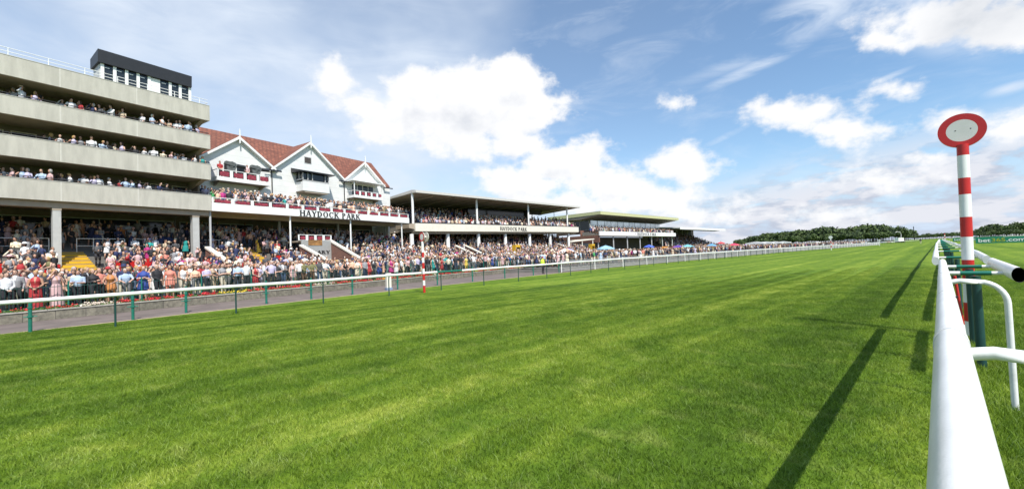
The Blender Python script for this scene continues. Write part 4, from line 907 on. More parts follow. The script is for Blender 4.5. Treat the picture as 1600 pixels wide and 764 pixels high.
# ------------------------------------------------------------------ distant woodland, vehicles
wm = bpy.data.materials.new('woodland_leaves'); wm.use_nodes = True; t = wm.node_tree; b = t.nodes['Principled BSDF']
gn = N(t, 'ShaderNodeNewGeometry'); f_ = noise(t, gn.outputs['Position'], .055, 3, .5); r = N(t, 'ShaderNodeValToRGB')
L(t, mth(t, 'MULTIPLY_ADD', gn.outputs['Random Per Island'], .35, mth(t, 'MULTIPLY', f_, .75)), r.inputs[0]); e = r.color_ramp.elements
e[0].position = .38; e[0].color = (.016, .034, .012, 1); e[1].position = .68; e[1].color = (.075, .115, .025, 1); L(t, r.outputs[0], b.inputs['Base Color']); b.inputs['Roughness'].default_value = .8
def wood(name, segs, lab, nq=330):
    V = []; 
    TR = MB()
    for (b0, b1, r0, r1, h0_, h1_, cnt) in segs:      # bearings (deg left of the course), ranges, heights
        for i in range(cnt):
            q = (i+rng.uniform(-.3, .3))/max(1, cnt-1); be = radians(b0+(b1-b0)*q); R_ = r0+(r1-r0)*q+rng.uniform(0, 45)
            x, y = -R_*sin(be), R_*cos(be); h = (h0_+(h1_-h0_)*q)*rng.uniform(.74, 1.1); w = h*rng.uniform(.5, .78)
            TR.tube([(x, y, 0), (x, y, h*.5)], [.35, .2], 5)
            k = nq; lob = rng.normal(0, 1, (7, 3)); lob /= np.linalg.norm(lob, axis=1)[:, None]; lob[:, 2] = np.abs(lob[:, 2])*.8
            ci_ = rng.integers(0, 7, k); d = rng.normal(0, 1, (k, 3)); d /= np.linalg.norm(d, axis=1)[:, None]
            c0 = np.array((x, y, h*.55))+lob[ci_]*np.array((w*.55, w*.55, h*.30))+d*np.array((w*.42, w*.42, h*.2))*rng.uniform(.6, 1.08, k)[:, None]
            c0[:, 2] = np.maximum(c0[:, 2], .5)
            n1_ = d+rng.normal(0, .5, (k, 3)); n1_ /= np.linalg.norm(n1_, axis=1)[:, None]
            u = np.cross(n1_, (.1, .2, 1)); u /= np.linalg.norm(u, axis=1)[:, None]; w2 = np.cross(n1_, u); sz = rng.uniform(.5, 1.1, k)[:, None]*h/14
            V.append(np.stack([c0+u*sz, c0+w2*sz*.9, c0-u*sz*1.1, c0-w2*sz], 1).reshape(-1, 3))
    V = np.concatenate(V); me = bpy.data.meshes.new(name); nf = len(V)//4
    me.vertices.add(len(V)); me.vertices.foreach_set('co', V.astype('f').ravel()); me.loops.add(nf*4); me.loops.foreach_set('vertex_index', np.arange(nf*4, dtype='i')); me.polygons.add(nf)
    me.polygons.foreach_set('loop_start', np.arange(0, nf*4, 4, dtype='i')); me.update(calc_edges=True); me.materials.append(wm); o = obj(name, me); tag(o, kind='stuff')
    tr_ = TR.build('trunks', pm('bark', (.08, .06, .04), .9), o); tag(tr_, kind='stuff')
wood('woodland', [(17.3, 13, 640, 600, 12, 19, 36), (14, 8, 640, 640, 18, 22, 48), (9, 4, 640, 680, 20.5, 23, 50), (5, 2.2, 700, 900, 23, 20, 32), (13, 4, 580, 620, 12, 14, 60), (17, 12, 600, 590, 9, 12, 34)], '', 480)
wood('far_woodland', [(2.6, -1.4, 1300, 1300, 13, 14, 46), (3, -12, 1500, 1500, 17, 20, 60)], '', 160)
wood('right_woodland', [(-1.8, -3.5, 900, 760, 12, 17, 18), (-3.2, -11, 720, 700, 15.5, 19, 50), (-2.4, -11, 660, 650, 8, 8, 60)], '', 260)
# pale parking ground and far running rail on the infield side
m = MB(); m.add([(12, 430, gh(99)+.05), (160, 330, gh(99)+.05), (170, 380, gh(99)+.05), (14, 470, gh(99)+.05)], [(0, 1, 2, 3)]); m.build('gravel_ground', pm('pale_gravel', (.36, .32, .25), .9), kind='structure')
o = empty('far_running_rail', (20, 330, .33), label='thin white rail across the infield beyond the green banner', cat='running rail')
m = MB(); m.tube([(-16, 20, 1.2), (120, -20, 1.2)], .09, 6); m.build('rail_tube', M_white, o)
for q in range(28): m = MB(); m.tube([(-16+5*q, 20-40*q*5/136, 0), (-16+5*q, 20-40*q*5/136, 1.2)], .06, 5); m.build('post', M_white, o)
def vehicle(x, y, rz, l, w, h, colr, label, cat, kind='car'):
    o = empty('parked_'+kind, (x, y, gh(x)), rz, label=label, cat=cat, group='vehicles parked beyond the crowd'); bodyc = pm('car_%.2f_%.2f_%.2f' % colr, colr, .3, 0)
    m = MB()
    if kind == 'car': m.prism([(-l/2, .3), (l/2, .3), (l/2, .75), (l*.3, .9), (-l*.48, .95)], 'y', -w/2, w/2); m.build('body', bodyc, o); g = MB(); g.prism([(l*.27, .9), (l*.1, h-.02), (-l*.3, h), (-l*.46, .95)], 'y', -w/2+.12, w/2-.12); g.build('cabin', M_glass, o); r_ = MB(); r_.box(-l*.3, l*.1, -w/2+.14, w/2-.14, h-.01, h+.04); r_.build('roof', bodyc, o)
    else: m.prism([(-l/2, .4), (l/2, .4), (l/2, 1.2), (l*.38, h*.97), (-l/2, h)], 'y', -w/2, w/2); m.build('body', bodyc, o); g = MB(); g.prism([(l/2+.01, 1.25), (l*.4, h*.9), (l*.25, h*.9), (l*.25, 1.25)], 'y', -w/2-.02, w/2+.02); g.build('window', M_glass, o)
    for a in (-l*.32, l*.32):
        for b_ in (-w/2+.1, w/2-.1): q = MB(); q.tube([(a, b_-.12, .33), (a, b_+.12, .33)], .33, 12); q.build('wheel', M_lead, o)
adj = ['nearest', 'second', 'third', 'fourth']
for i, (x, y) in enumerate(((-35.5, 128), (-35.8, 138), (-36, 149), (-36.5, 161))):
    o = empty('refreshment_tent', (x, y, .3), .1, label='flat white refreshment tent behind the distant crowd, %s of four' % adj[i], cat='tent', group='white tents behind the distant crowd')
    m = MB(); m.prism([(-2.2, 2.1), (2.2, 2.1), (2.2, 2.4), (0, 2.75), (-2.2, 2.4)], 'y', -2., 2.); m.build('canopy', M_white, o)
    m = MB()
    for a in (-2, 2):
        for b_ in (-1.8, 1.8): m.tube([(a, b_, 0), (a, b_, 2.1)], .05, 6)
    m.build('legs', M_grey, o)
cl = [(.7, .7, .7), (.06, .07, .1), (.35, .36, .38), (.75, .75, .74), (.12, .14, .3), (.5, .5, .52), (.3, .03, .03), (.6, .6, .6)]
cn_ = ['white', 'black', 'grey', 'bright white', 'dark blue', 'silver', 'dark red', 'light grey']
for i in range(24):
    be = radians(9.2-6.0*i/23); y = 225+215*i/23+2*sin(i*2.3); x = min(-y*tan(be)-2, rx(min(y, 330))-7)
    vehicle(x, y, 1.2+.3*sin(i), 4.3, 1.8, 1.45, cl[i % 8], '%s parked car, %s along the far line of cars' % (cn_[i % 8], ['nearest', 'second', 'third', 'fourth', 'fifth', 'sixth', 'seventh', 'eighth', 'ninth', 'tenth', 'eleventh', 'twelfth', 'thirteenth', 'fourteenth', 'fifteenth', 'sixteenth', 'seventeenth', 'eighteenth', 'nineteenth', 'twentieth', 'twenty-first', 'twenty-second', 'twenty-third', 'farthest'][i]), 'car')
vehicle(-33.5, 196, 1.4, 5.5, 2.1, 2.5, (.75, .75, .74), 'white van with rounded roof parked behind the crowd before the woodland', 'van', 'van')
tk = empty('lift_truck', (-20.5, 415, 0), 1.2, label='white truck with raised curved boom arm far down the course', cat='truck')
m = MB(); m.box(-4, 3, -1.2, 1.2, .9, 3.4); m.build('body', M_white, tk); m = MB(); m.box(3.05, 5, -1.2, 1.2, .6, 2.6); m.build('cab', M_dark, tk)
m = MB(); m.tube([(2, 0, 3.4), (2.5, 0, 6.), (1, 0, 7.6), (-2.5, 0, 8.), (-5, 0, 7.3)], .22, 6); m.build('boom', M_grey, tk)
for a in (-3, -1.8, 3.6): q = MB(); q.tube([(a, -1.25, .5), (a, 1.25, .5)], .5, 12); q.build('wheel', M_lead, tk)
mt = empty('radio_mast', (-27, 880, 0), label='thin radio mast rising above the distant woodland', cat='mast'); m = MB(); m.tube([(0, 0, 0), (0, 0, 22)], [.45, .2], 6); m.box(-.5, .5, -.5, .5, 18, 21); m.build('lattice', M_lead, mt)
# ------------------------------------------------------------------ people
# A figure is built from tapered tubes; individuals are voxel-joined into one continuous skin, the far crowd uses the raw low version.
def figure(sex, pose):
    F = sex == 'f'; T = []
    sh = .165 if F else .195; hipw = .098 if F else .09
    def tb(pts, r, reg, n=8): T.append(dict(p=np.array(pts, float), r=np.array([(q, q) if np.isscalar(q) else q for q in r], float), reg=reg, n=n))
    if F: tb([(0, 0, .86), (0, 0, .93), (0, .01, 1.08), (0, .03, 1.24), (0, .0, 1.36), (0, -.01, 1.44)], [(.13, .10), (.17, .125), (.125, .095), (.155, .13), (.15, .09), (.06, .055)], 'torso', 10)
    else: tb([(0, 0, .86), (0, 0, .94), (0, .015, 1.08), (0, .01, 1.26), (0, .0, 1.39), (0, -.01, 1.47)], [(.13, .10), (.165, .125), (.155, .125), (.185, .13), (.175, .10), (.07, .065)], 'torso', 10)
    dz = -.04 if F else 0
    tb([(0, -.01, 1.42+dz), (0, .0, 1.56+dz)], [.058 if not F else .047]*2, 'neck', 8)
    hz = 1.63+dz
    tb([(0, .005, hz-.115), (0, .015, hz-.10), (0, .01, hz-.05), (0, 0, hz+.01), (0, -.005, hz+.07), (0, -.005, hz+.105), (0, -.005, hz+.118)], [(.02, .025), (.045, .055), (.066, .082), (.077, .096), (.066, .086), (.035, .05), (.01, .015)], 'head', 10)
    tb([(0, .085, hz-.005), (0, .108, hz-.03), (0, .09, hz-.04)], [.009, .013, .008], 'nose', 5)
    for sg in (-1, 1):
        tb([(sg*.074, -.005, hz+.015), (sg*.083, -.012, hz-.02)], [(.012, .018), (.008, .014)], 'ear', 5)
        st = .02 if sg > 0 else -.015
        tb([(sg*hipw, 0, .93), (sg*(hipw+.005), .015, .72), (sg*(hipw+.01), .02+st, .5)], [(.095, .1), (.082, .085), .06], 'thigh', 8)
        tb([(sg*(hipw+.01), .02+st, .52), (sg*(hipw+.012), -.01+st, .37), (sg*(hipw+.015), -.02+st, .08)], [.058, .056, .036], 'calf', 8)
        tb([(sg*(hipw+.015), -.065+st, .045), (sg*(hipw+.018), 0+st, .055), (sg*(hipw+.03), .10+st, .035), (sg*(hipw+.035), .17+st, .022)], [.035, .042, .038, .022], 'shoe', 7)
    S = (sh, -.005, 1.385+dz)
    P = {'relaxed': (((.235, -.02, 1.12), (.245, .06, .88)),)*2,
         'folded': (((.235, .04, 1.12), (-.03, .20, 1.17)), ((.235, .04, 1.12), (-.04, .22, 1.13))),
         'clasped': (((.225, .03, 1.12), (.04, .20, .97)),)*2,
         'shading': (((.30, .14, 1.34), (.10, .13, 1.62)), ((.235, -.02, 1.12), (.22, .10, .90))),
         'reading': (((.235, .02, 1.13), (.10, .28, 1.16)), ((.235, .02, 1.13), (.10, .28, 1.14))),
         'hips': (((.34, -.05, 1.15), (.19, .04, 1.02)), ((.235, -.02, 1.12), (.245, .06, .88))),
         'leaning': (((.26, .16, 1.16), (.16, .38, 1.06)), ((.26, .16, 1.16), (.10, .40, 1.06))),
         'cheering': (((.32, .05, 1.50), (.28, .10, 1.76)), ((.235, .02, 1.13), (.12, .25, 1.2)))}[pose]
    for sg, (e, w) in zip((1, -1), P):
        s = np.array((sg*S[0], S[1], S[2])); e = np.array((sg*e[0], e[1], e[2]+dz)); w = np.array((sg*w[0], w[1], w[2]+dz))
        tb([s*np.array((.8, 1, 1)), s, (s+e)/2, e], [.05, .054, .044, .037] if F else [.06, .064, .052, .042], 'uparm', 7)
        tb([e, e*.6+w*.4, w], [.037, .035, .024] if F else [.041, .04, .028], 'forearm', 7)
        fw = (w-e)/np.linalg.norm(w-e); side = np.cross(fw, (0, 0, 1.)) if abs(fw[2]) < .8 else np.array((0, 1., 0)); side = side-fw*(side@fw); side /= np.linalg.norm(side); nrm = np.cross(fw, side)
        pe = w+fw*.085
        tb([w, w+fw*.04, pe], [.024, .034, .033], 'hand', 6)
        for k, ln_ in enumerate((.068, .076, .072, .056)):
            b0 = pe+side*(-.033+.022*k)-fw*.01; b1 = b0+fw*ln_*.55-nrm*.006; b2 = b1+fw*ln_*.38-nrm*.022
            tb([b0, b1, b2], [.0105, .0095, .0075], 'finger', 5)
        th0 = w+fw*.03-side*.028; tb([th0, th0+fw*.035-side*.02, th0+fw*.065-side*.022-nrm*.008], [.012, .011, .008], 'finger', 5)
    lean = {'leaning': .20, 'reading': .04}.get(pose, 0)
    for q in T:
        p = q['p']; up = np.clip(p[:, 2]-.92, 0, None); p[:, 1] += up*lean; p[:, 2] -= up*lean*lean*.6
    return T, hz+(-.0), lean
def rings(tubes, skip=(), nmul=1.):
    V, Fc, Rg = [], [], []
    for q in tubes:
        if q['reg'] in skip: continue
        p, r, n = q['p'], q['r'], max(4, int(q['n']*nmul)); base = sum(len(v) for v in V); vs = []; ref = np.array((1., 0, 0))
        for i in range(len(p)):
            tt = p[min(i+1, len(p)-1)]-p[max(i-1, 0)]; tt = tt/(np.linalg.norm(tt)+1e-9)
            rf = ref if abs(tt[0]) < .85 else np.array((0, 1., 0))
            u = rf-tt*(rf@tt); u /= np.linalg.norm(u); w = np.cross(tt, u); a = 2*pi*np.arange(n)/n
            vs.append(p[i]+np.cos(a)[:, None]*u*r[i, 0]+np.sin(a)[:, None]*w*r[i, 1])
        vs = np.concatenate(vs+[p[:1], p[-1:]]); m_ = len(p)
        for i in range(m_-1):
            for k in range(n): Fc.append((base+i*n+k, base+i*n+(k+1) % n, base+(i+1)*n+(k+1) % n, base+(i+1)*n+k))
        c0, c1 = base+m_*n, base+m_*n+1
        for k in range(n): Fc.append((c0, base+(k+1) % n, base+k)); Fc.append((c1, base+(m_-1)*n+k, base+(m_-1)*n+(k+1) % n))
        V.append(vs); Rg += [q['reg']]*len(vs)
    return np.concatenate(V), Fc, Rg
SLOTS = ['skin', 'top', 'uparm', 'forearm', 'bottom', 'calf', 'shoe', 'chest', 'eye', 'lips']
def seg_region(c, tubes, hz, lean):
    best = np.full(len(c), 1e9); reg = np.zeros(len(c), int)
    m = {'torso': 1, 'neck': 0, 'head': 0, 'nose': 0, 'ear': 0, 'thigh': 4, 'calf': 5, 'shoe': 6, 'uparm': 2, 'forearm': 3, 'hand': 0, 'finger': 0}
    for q in tubes:
        p, r = q['p'], q['r'].mean(1)
        for i in range(len(p)-1):
            ab = p[i+1]-p[i]; tt = np.clip(((c-p[i])@ab)/(ab@ab+1e-12), 0, 1); d = np.linalg.norm(c-(p[i]+tt[:, None]*ab), axis=1)-(r[i]+(r[i+1]-r[i])*tt)
            k = d < best; best[k] = d[k]; reg[k] = m[q['reg']]
    y0 = (c[:, 2]-.92)*lean
    reg[(reg == 1) & (c[:, 2] < .985)] = 4
    reg[(reg == 1) & (abs(c[:, 0]) < (c[:, 2]-1.12)*.16) & (c[:, 1]-y0 > .05) & (c[:, 2] > 1.14)] = 7
    yy = c[:, 1]-y0
    for sx in (-1, 1): reg[(reg == 0) & (np.abs(c[:, 0]-sx*.03) < .013) & (abs(c[:, 2]-(hz+.012)) < .009) & (yy > .06)] = 8
    reg[(reg == 0) & (abs(c[:, 0]) < .022) & (abs(c[:, 2]-(hz-.062)) < .008) & (yy > .055)] = 9
    return reg
def new_mesh(name, V, F):
    me = bpy.data.meshes.new(name); me.from_pydata([tuple(v) for v in V], [], F); me.update(); return me
PROTO = {}
def proto(sex, pose):
    if (sex, pose) in PROTO: return PROTO[(sex, pose)]
    T, hz, lean = figure(sex, pose); V, F_, _ = rings(T, nmul=1.5)
    me = new_mesh('tmp', V, F_); o = bpy.data.objects.new('tmp', me); COL.objects.link(o)
    md = o.modifiers.new('r', 'REMESH'); md.mode = 'VOXEL'; md.voxel_size = .0125; md.use_smooth_shade = True
    dg = bpy.context.evaluated_depsgraph_get(); out = bpy.data.meshes.new_from_object(o.evaluated_get(dg)); bpy.data.objects.remove(o); out.name = 'person_body'
    n = len(out.polygons); c = np.empty(n*3, 'f'); out.polygons.foreach_get('center', c); reg = seg_region(c.reshape(-1, 3), T, hz, lean)
    out.materials.clear()
    for s in SLOTS: out.materials.append(None)
    out.polygons.foreach_set('material_index', reg.astype('i')); out.update()
    PROTO[(sex, pose)] = (out, hz, lean); return PROTO[(sex, pose)]
# hair, hats and skirts (children)
def head_shell(kind, low=False):
    m = MB(); n, mm = (8, 6) if low else (14, 10)
    z0 = 1.63
    def shell(c, r, cut):
        vs, fs = [], []; q = MB(); q.ell(c, r, n, mm); V = np.array(q.v)
        for f in q.f:
            cc_ = V[list(f)].mean(0)
            if not cut(cc_): fs.append(f)
        m.add(q.v, fs, True)
    face = lambda c: c[1] > .035 and c[2] < z0+.055
    if kind == 'short': shell((0, -.012, z0+.022), (.086, .102, .108), lambda c: face(c) or c[2] < z0-.045 or (c[1] > .01 and c[2] < z0-.0))
    elif kind == 'bald': shell((0, -.02, z0-.01), (.083, .092, .09), lambda c: c[1] > .0 or c[2] > z0+.05 or c[2] < z0-.06)
    elif kind == 'bun': shell((0, -.012, z0+.02), (.088, .104, .11), lambda c: face(c) or c[2] < z0-.05); m.ell((0, -.12, z0+.05), (.045, .045, .045), n, 6)
    elif kind == 'bob': shell((0, -.02, z0+.0), (.10, .108, .14), lambda c: (c[1] > .03 and c[2] < z0+.06) or c[2] < z0-.12)
    else:
        shell((0, -.018, z0+.01), (.095, .106, .125), lambda c: (c[1] > .03 and c[2] < z0+.06) or c[2] < z0-.1)
        m.tube([(0, -.075, z0-.0), (0, -.095, z0-.14), (0, -.10, z0-.27), (0, -.09, z0-.34)], [.075, .09, .085, .03], n)
    return m
def hat_mb(kind):
    m = MB(); z = 1.63+.05
    if kind == 'sunhat': m.tube([(0, -.01, z), (0, -.01, z+.018)], [.20, .18], 16); m.tube([(0, -.01, z+.019), (0, -.01, z+.1), (0, -.01, z+.12)], [.095, .085, .04], 14)
    elif kind == 'trilby': m.tube([(0, -.005, z), (0, -.005, z+.014)], [.14, .135], 16); m.tube([(0, -.01, z+.015), (0, -.01, z+.09), (0, -.01, z+.105)], [.094, .08, .05], 14)
    elif kind == 'cap': m.tube([(0, -.01, z-.02), (0, -.01, z+.04), (0, -.01, z+.075)], [.097, .09, .04], 14); m.prism([(-.06, .06), (.06, .06), (.045, .16), (-.045, .16)], 'z', z-.012, z)
    else: m.tube([(.05, .0, z+.035), (.055, .0, z+.06)], [.09, .06], 12); m.tube([(.05, 0, z+.06), (.09, -.03, z+.17)], [.012, .006], 5); m.tube([(.05, 0, z+.06), (.02, -.03, z+.15)], [.012, .006], 5)
    return m
def skirt_mb(kind):
    m = MB(); n = 14
    R = {'kneeskirt': [(1.06, .13, .105), (.95, .18, .14), (.8, .20, .16), (.56, .22, .185)], 'shortskirt': [(1.06, .13, .105), (.95, .18, .14), (.8, .205, .165), (.68, .215, .175)], 'longskirt': [(1.06, .13, .105), (.93, .18, .14), (.7, .20, .17), (.4, .22, .19), (.14, .24, .21)]}[kind]
    vs = []; fs = []
    for i, (z, a, b_) in enumerate(R):
        for k in range(n):
            w = 1+(.05*sin(k*2*pi*5/n) if i > 1 else 0); vs.append((a*w*cos(2*pi*k/n), b_*w*sin(2*pi*k/n)+.008, z))
    for i in range(len(R)-1):
        for k in range(n): fs.append((i*n+(k+1) % n, i*n+k, (i+1)*n+k, (i+1)*n+(k+1) % n))
    m.add(vs, fs, True); m.add([vs[-n+k] for k in range(n)], [tuple(range(n))[::-1]]); return m
CH = {}
def child_mesh(kind):
    if kind not in CH:
        mb_ = head_shell(kind[5:]) if kind.startswith('hair_') else (hat_mb(kind[4:]) if kind.startswith('hat_') else skirt_mb(kind))
        me = bpy.data.meshes.new(kind.split('_')[0]); me.from_pydata(mb_.v, [], mb_.f); me.update(); me.polygons.foreach_set('use_smooth', mb_.sm); me.materials.append(None); CH[kind] = me
    return CH[kind]
SKIN = [(.48, .27, .19), (.54, .33, .24), (.40, .22, .145), (.58, .37, .28), (.22, .12, .075)]
HAIR = {'dark brown': (.045, .025, .015), 'blonde': (.42, .27, .10), 'grey': (.36, .35, .33), 'black': (.015, .012, .012), 'ginger': (.32, .11, .03), 'light brown': (.17, .09, .045), 'white': (.62, .60, .56)}
TOPS = {'white': (.68, .68, .68), 'pale blue': (.38, .48, .62), 'lilac': (.46, .42, .56), 'pink': (.56, .37, .37), 'black': (.02, .02, .024), 'navy': (.02, .03, .09), 'charcoal': (.07, .07, .075), 'grey': (.26, .26, .27), 'red': (.36, .025, .03), 'coral': (.60, .22, .16), 'cream': (.70, .62, .46), 'beige': (.50, .40, .28), 'teal': (.02, .28, .26), 'royal blue': (.03, .06, .26), 'orange': (.50, .20, .06), 'magenta': (.40, .03, .17), 'purple': (.16, .05, .30), 'yellow': (.70, .52, .08), 'olive': (.17, .16, .07), 'peach': (.74, .46, .32), 'green': (.05, .28, .09)}
BOTS = {'dark trousers': (.022, .022, .028), 'grey trousers': (.15, .15, .155), 'jeans': (.07, .11, .20), 'cream trousers': (.58, .52, .40), 'navy trousers': (.025, .035, .08), 'brown trousers': (.14, .08, .045)}
_cm = {}
def cm(c, rough=.75):
    k = tuple(round(x, 3) for x in c)
    if k not in _cm:
        m = bpy.data.materials.new('cloth_%02x%02x%02x' % tuple(int(min(.999, x)*255) for x in k)); m.use_nodes = True; b_ = m.node_tree.nodes['Principled BSDF']; b_.inputs['Base Color'].default_value = k+(1,); b_.inputs['Roughness'].default_value = rough; _cm[k] = m
    return _cm[k]
POSE_TXT = {'relaxed': 'arms at sides', 'folded': 'arms folded', 'clasped': 'hands clasped', 'shading': 'one hand shading eyes', 'reading': 'both hands held up', 'hips': 'hand on hip', 'leaning': 'leaning forward', 'cheering': 'one arm raised'}
USED = set(); NP = 0
def person(x, y, z, yaw, sex, pose, top, bot, hair, hcol, where, hat=None, hatc=None, sleeve='short', skin=0, sc=1., group='racegoers watching from the enclosure', jacket=False, label=None):
    """yaw: direction the figure faces, world angle of its +Y"""
    global NP
    me, hz, lean = proto(sex, pose); o = obj('person', me); o.location = (x, y, z); o.rotation_euler = (float(rng.normal(0, .025)), float(rng.normal(0, .03)), yaw-pi/2); o.scale = (sc, sc, sc)
    dress = bot in ('kneeskirt', 'shortskirt', 'longskirt'); sk = SKIN[skin]; tc_ = TOPS[top]; bc = tc_ if dress else BOTS[bot]
    cmap = {'skin': sk, 'top': tc_, 'uparm': sk if sleeve == 'none' else tc_, 'forearm': tc_ if sleeve == 'long' else sk, 'bottom': bc, 'calf': sk if dress else bc, 'shoe': (.03, .025, .022) if not dress else (.3, .2, .14), 'chest': (.75, .75, .74) if jacket else (sk if (dress and sleeve == 'none') else tc_), 'eye': (.03, .02, .02), 'lips': (.40, .12, .11)}
    for i, s in enumerate(SLOTS): o.material_slots[i].link = 'OBJECT'; o.material_slots[i].material = cm(cmap[s])
    def child(kind, name, colr):
        c = obj(name, child_mesh(kind), o); c.material_slots[0].link = 'OBJECT'; c.material_slots[0].material = cm(colr)
        if name != 'skirt': up = hz-.92; c.location = (0, up*lean, hz-1.63-up*lean*lean*.6)
        return c
    child('hair_'+hair, 'hair', HAIR[hcol])
    if hat: child('hat_'+hat, 'hat', TOPS[hatc or 'cream'])
    if dress: child(bot, 'skirt', tc_)
    NP += 1
    ht = {None: '', 'sunhat': ', %s sunhat' % (hatc or 'cream'), 'trilby': ', %s trilby' % (hatc or 'cream'), 'cap': ', %s cap' % (hatc or 'cream'), 'fascinator': ', %s fascinator' % (hatc or 'cream')}[hat]
    if label is None:
        cl_ = (top+' '+{'kneeskirt': 'dress', 'shortskirt': 'short dress', 'longskirt': 'long dress'}[bot]) if dress else (top+' '+('suit jacket' if jacket else 'top')+(', '+bot if not hat else ''))
        hr = '' if hat else ', %s hair' % ('thinning '+hcol if hair == 'bald' else hcol)
        label = 'person in %s%s%s, %s' % (cl_, ht, hr, POSE_TXT[pose])
        w = where.split(); label = ' '.join((label.split()+w)[:99])
        if len(label.split()) > 16: label = ('person in %s%s, %s' % (cl_.split(',')[0], ht or hr, where))
        if len(label.split()) > 16: label = 'person in %s, %s' % (cl_.split(',')[0], where)
    if label in USED: return label, o
    USED.add(label); tag(o, label, 'person', group); return None, o
def kill(o):
    for c in list(o.children): bpy.data.objects.remove(c)
    bpy.data.objects.remove(o)
LM = [(-8.2, 'at the left edge'), (-6, 'left of the leftmost green post'), (-4, 'below the left concrete column'), (-2, 'before the yellow stairs'), (0, 'below the red seats'), (2, 'left of the second concrete column'), (4, 'before the second concrete column'), (6, 'below the sloping cream coping'), (8.3, 'left of the entrance tunnel'), (10.5, 'before the entrance tunnel'), (13.2, 'beside the cream marker box'), (15.5, 'left of the slim winning post'), (18.5, 'right of the slim winning post'), (22, 'before the first round columns'), (26.5, 'toward the steward'), (99, 'nearest the grey barrier')]
ROWN = ['front row', 'second row', 'third row', 'fourth row', 'fifth row']
FIX = [(-7.2, 'm', 'clasped', 'white', 'dark trousers', 'short', 'dark brown', dict(sleeve='long')), (-6.4, 'f', 'clasped', 'red', 'longskirt', 'bun', 'blonde', dict(sleeve='none', label='person in red sleeveless top with blonde hair, hands on the fence, near left edge')),
 (-5.75, 'f', 'shading', 'pink', 'longskirt', 'long', 'blonde', dict(sleeve='none')), (-5.15, 'm', 'reading', 'pale blue', 'dark trousers', 'short', 'dark brown', {}), (-4.55, 'f', 'folded', 'black', 'dark trousers', 'bob', 'blonde', dict(sleeve='long')),
 (-4.0, 'f', 'leaning', 'orange', 'shortskirt', 'bob', 'dark brown', dict(sleeve='none')), (-3.4, 'm', 'leaning', 'pale blue', 'grey trousers', 'short', 'grey', {}), (-2.85, 'f', 'folded', 'royal blue', 'kneeskirt', 'short', 'ginger', {}), (-2.2, 'm', 'clasped', 'black', 'dark trousers', 'bald', 'grey', dict(sleeve='long')),
 (-1.75, 'f', 'relaxed', 'coral', 'shortskirt', 'long', 'dark brown', dict(label='person in loose coral dress, bare legs, front row below the red seats')), (-1.2, 'f', 'clasped', 'white', 'cream trousers', 'long', 'ginger', dict(sleeve='none')), (-.6, 'f', 'folded', 'peach', 'grey trousers', 'long', 'dark brown', {}),
 (-.05, 'm', 'reading', 'lilac', 'dark trousers', 'short', 'light brown', {}), (.75, 'f', 'folded', 'grey', 'cream trousers', 'short', 'dark brown', {}), (1.42, 'm', 'folded', 'pale blue', 'dark trousers', 'short', 'dark brown', {}), (1.95, 'm', 'relaxed', 'white', 'dark trousers', 'short', 'light brown', {}),
 (2.45, 'f', 'clasped', 'red', 'kneeskirt', 'bob', 'ginger', dict(sleeve='none', label='person in strappy bright red dress in the front row, hands clasped')), (3.3, 'm', 'hips', 'lilac', 'dark trousers', 'short', 'grey', {}), (3.8, 'f', 'folded', 'black', 'kneeskirt', 'long', 'black', {}), (4.7, 'f', 'relaxed', 'pink', 'shortskirt', 'long', 'light brown', dict(sleeve='none')),
 (5.5, 'm', 'leaning', 'olive', 'brown trousers', 'short', 'grey', dict(sleeve='long')), (6.1, 'm', 'leaning', 'olive', 'brown trousers', 'bald', 'light brown', dict(sleeve='long')), (6.9, 'm', 'leaning', 'white', 'cream trousers', 'short', 'black', {}), (7.7, 'f', 'leaning', 'peach', 'dark trousers', 'bun', 'blonde', dict(sleeve='none')), (8.5, 'f', 'leaning', 'black', 'kneeskirt', 'long', 'blonde', dict(sleeve='none')),
 (9.6, 'f', 'folded', 'cream', 'kneeskirt', 'bob', 'dark brown', {}), (10.7, 'f', 'relaxed', 'red', 'shortskirt', 'long', 'dark brown', dict(sleeve='none')), (11.6, 'f', 'leaning', 'royal blue', 'shortskirt', 'bun', 'blonde', dict(sleeve='none')), (12.8, 'f', 'clasped', 'magenta', 'kneeskirt', 'long', 'dark brown', dict(sleeve='none')),
 (15.0, 'm', 'relaxed', 'charcoal', 'grey trousers', 'short', 'grey', dict(sleeve='long', jacket=True)), (17.6, 'f', 'relaxed', 'teal', 'shortskirt', 'long', 'dark brown', dict(sleeve='none')), (18.7, 'f', 'hips', 'red', 'kneeskirt', 'long', 'dark brown', dict(sleeve='none')), (22.2, 'f', 'relaxed', 'yellow', 'shortskirt', 'bob', 'blonde', dict(sleeve='none')), (26.5, 'f', 'hips', 'royal blue', 'kneeskirt', 'bob', 'ginger', dict(sleeve='none'))]
TW = dict(white=27, pink=9, lilac=4, black=38, navy=17, charcoal=24, grey=9, red=3.5, coral=2, cream=9, beige=5, teal=1, orange=.7, magenta=1.2, purple=1, yellow=.5, olive=3, peach=6, green=.5)
TW['pale blue'] = 7; TW['royal blue'] = 1.2
tn = list(TW); tp = np.array([TW[k] for k in tn], float); tp /= tp.sum()
FACE = pi+pi/2+FA.a-pi/2-pi/2           # outward normal of the main stand
FACE = atan2(-FA.n[1], -FA.n[0])
MP = ['relaxed', 'folded', 'clasped', 'shading', 'reading', 'leaning', 'hips']; 
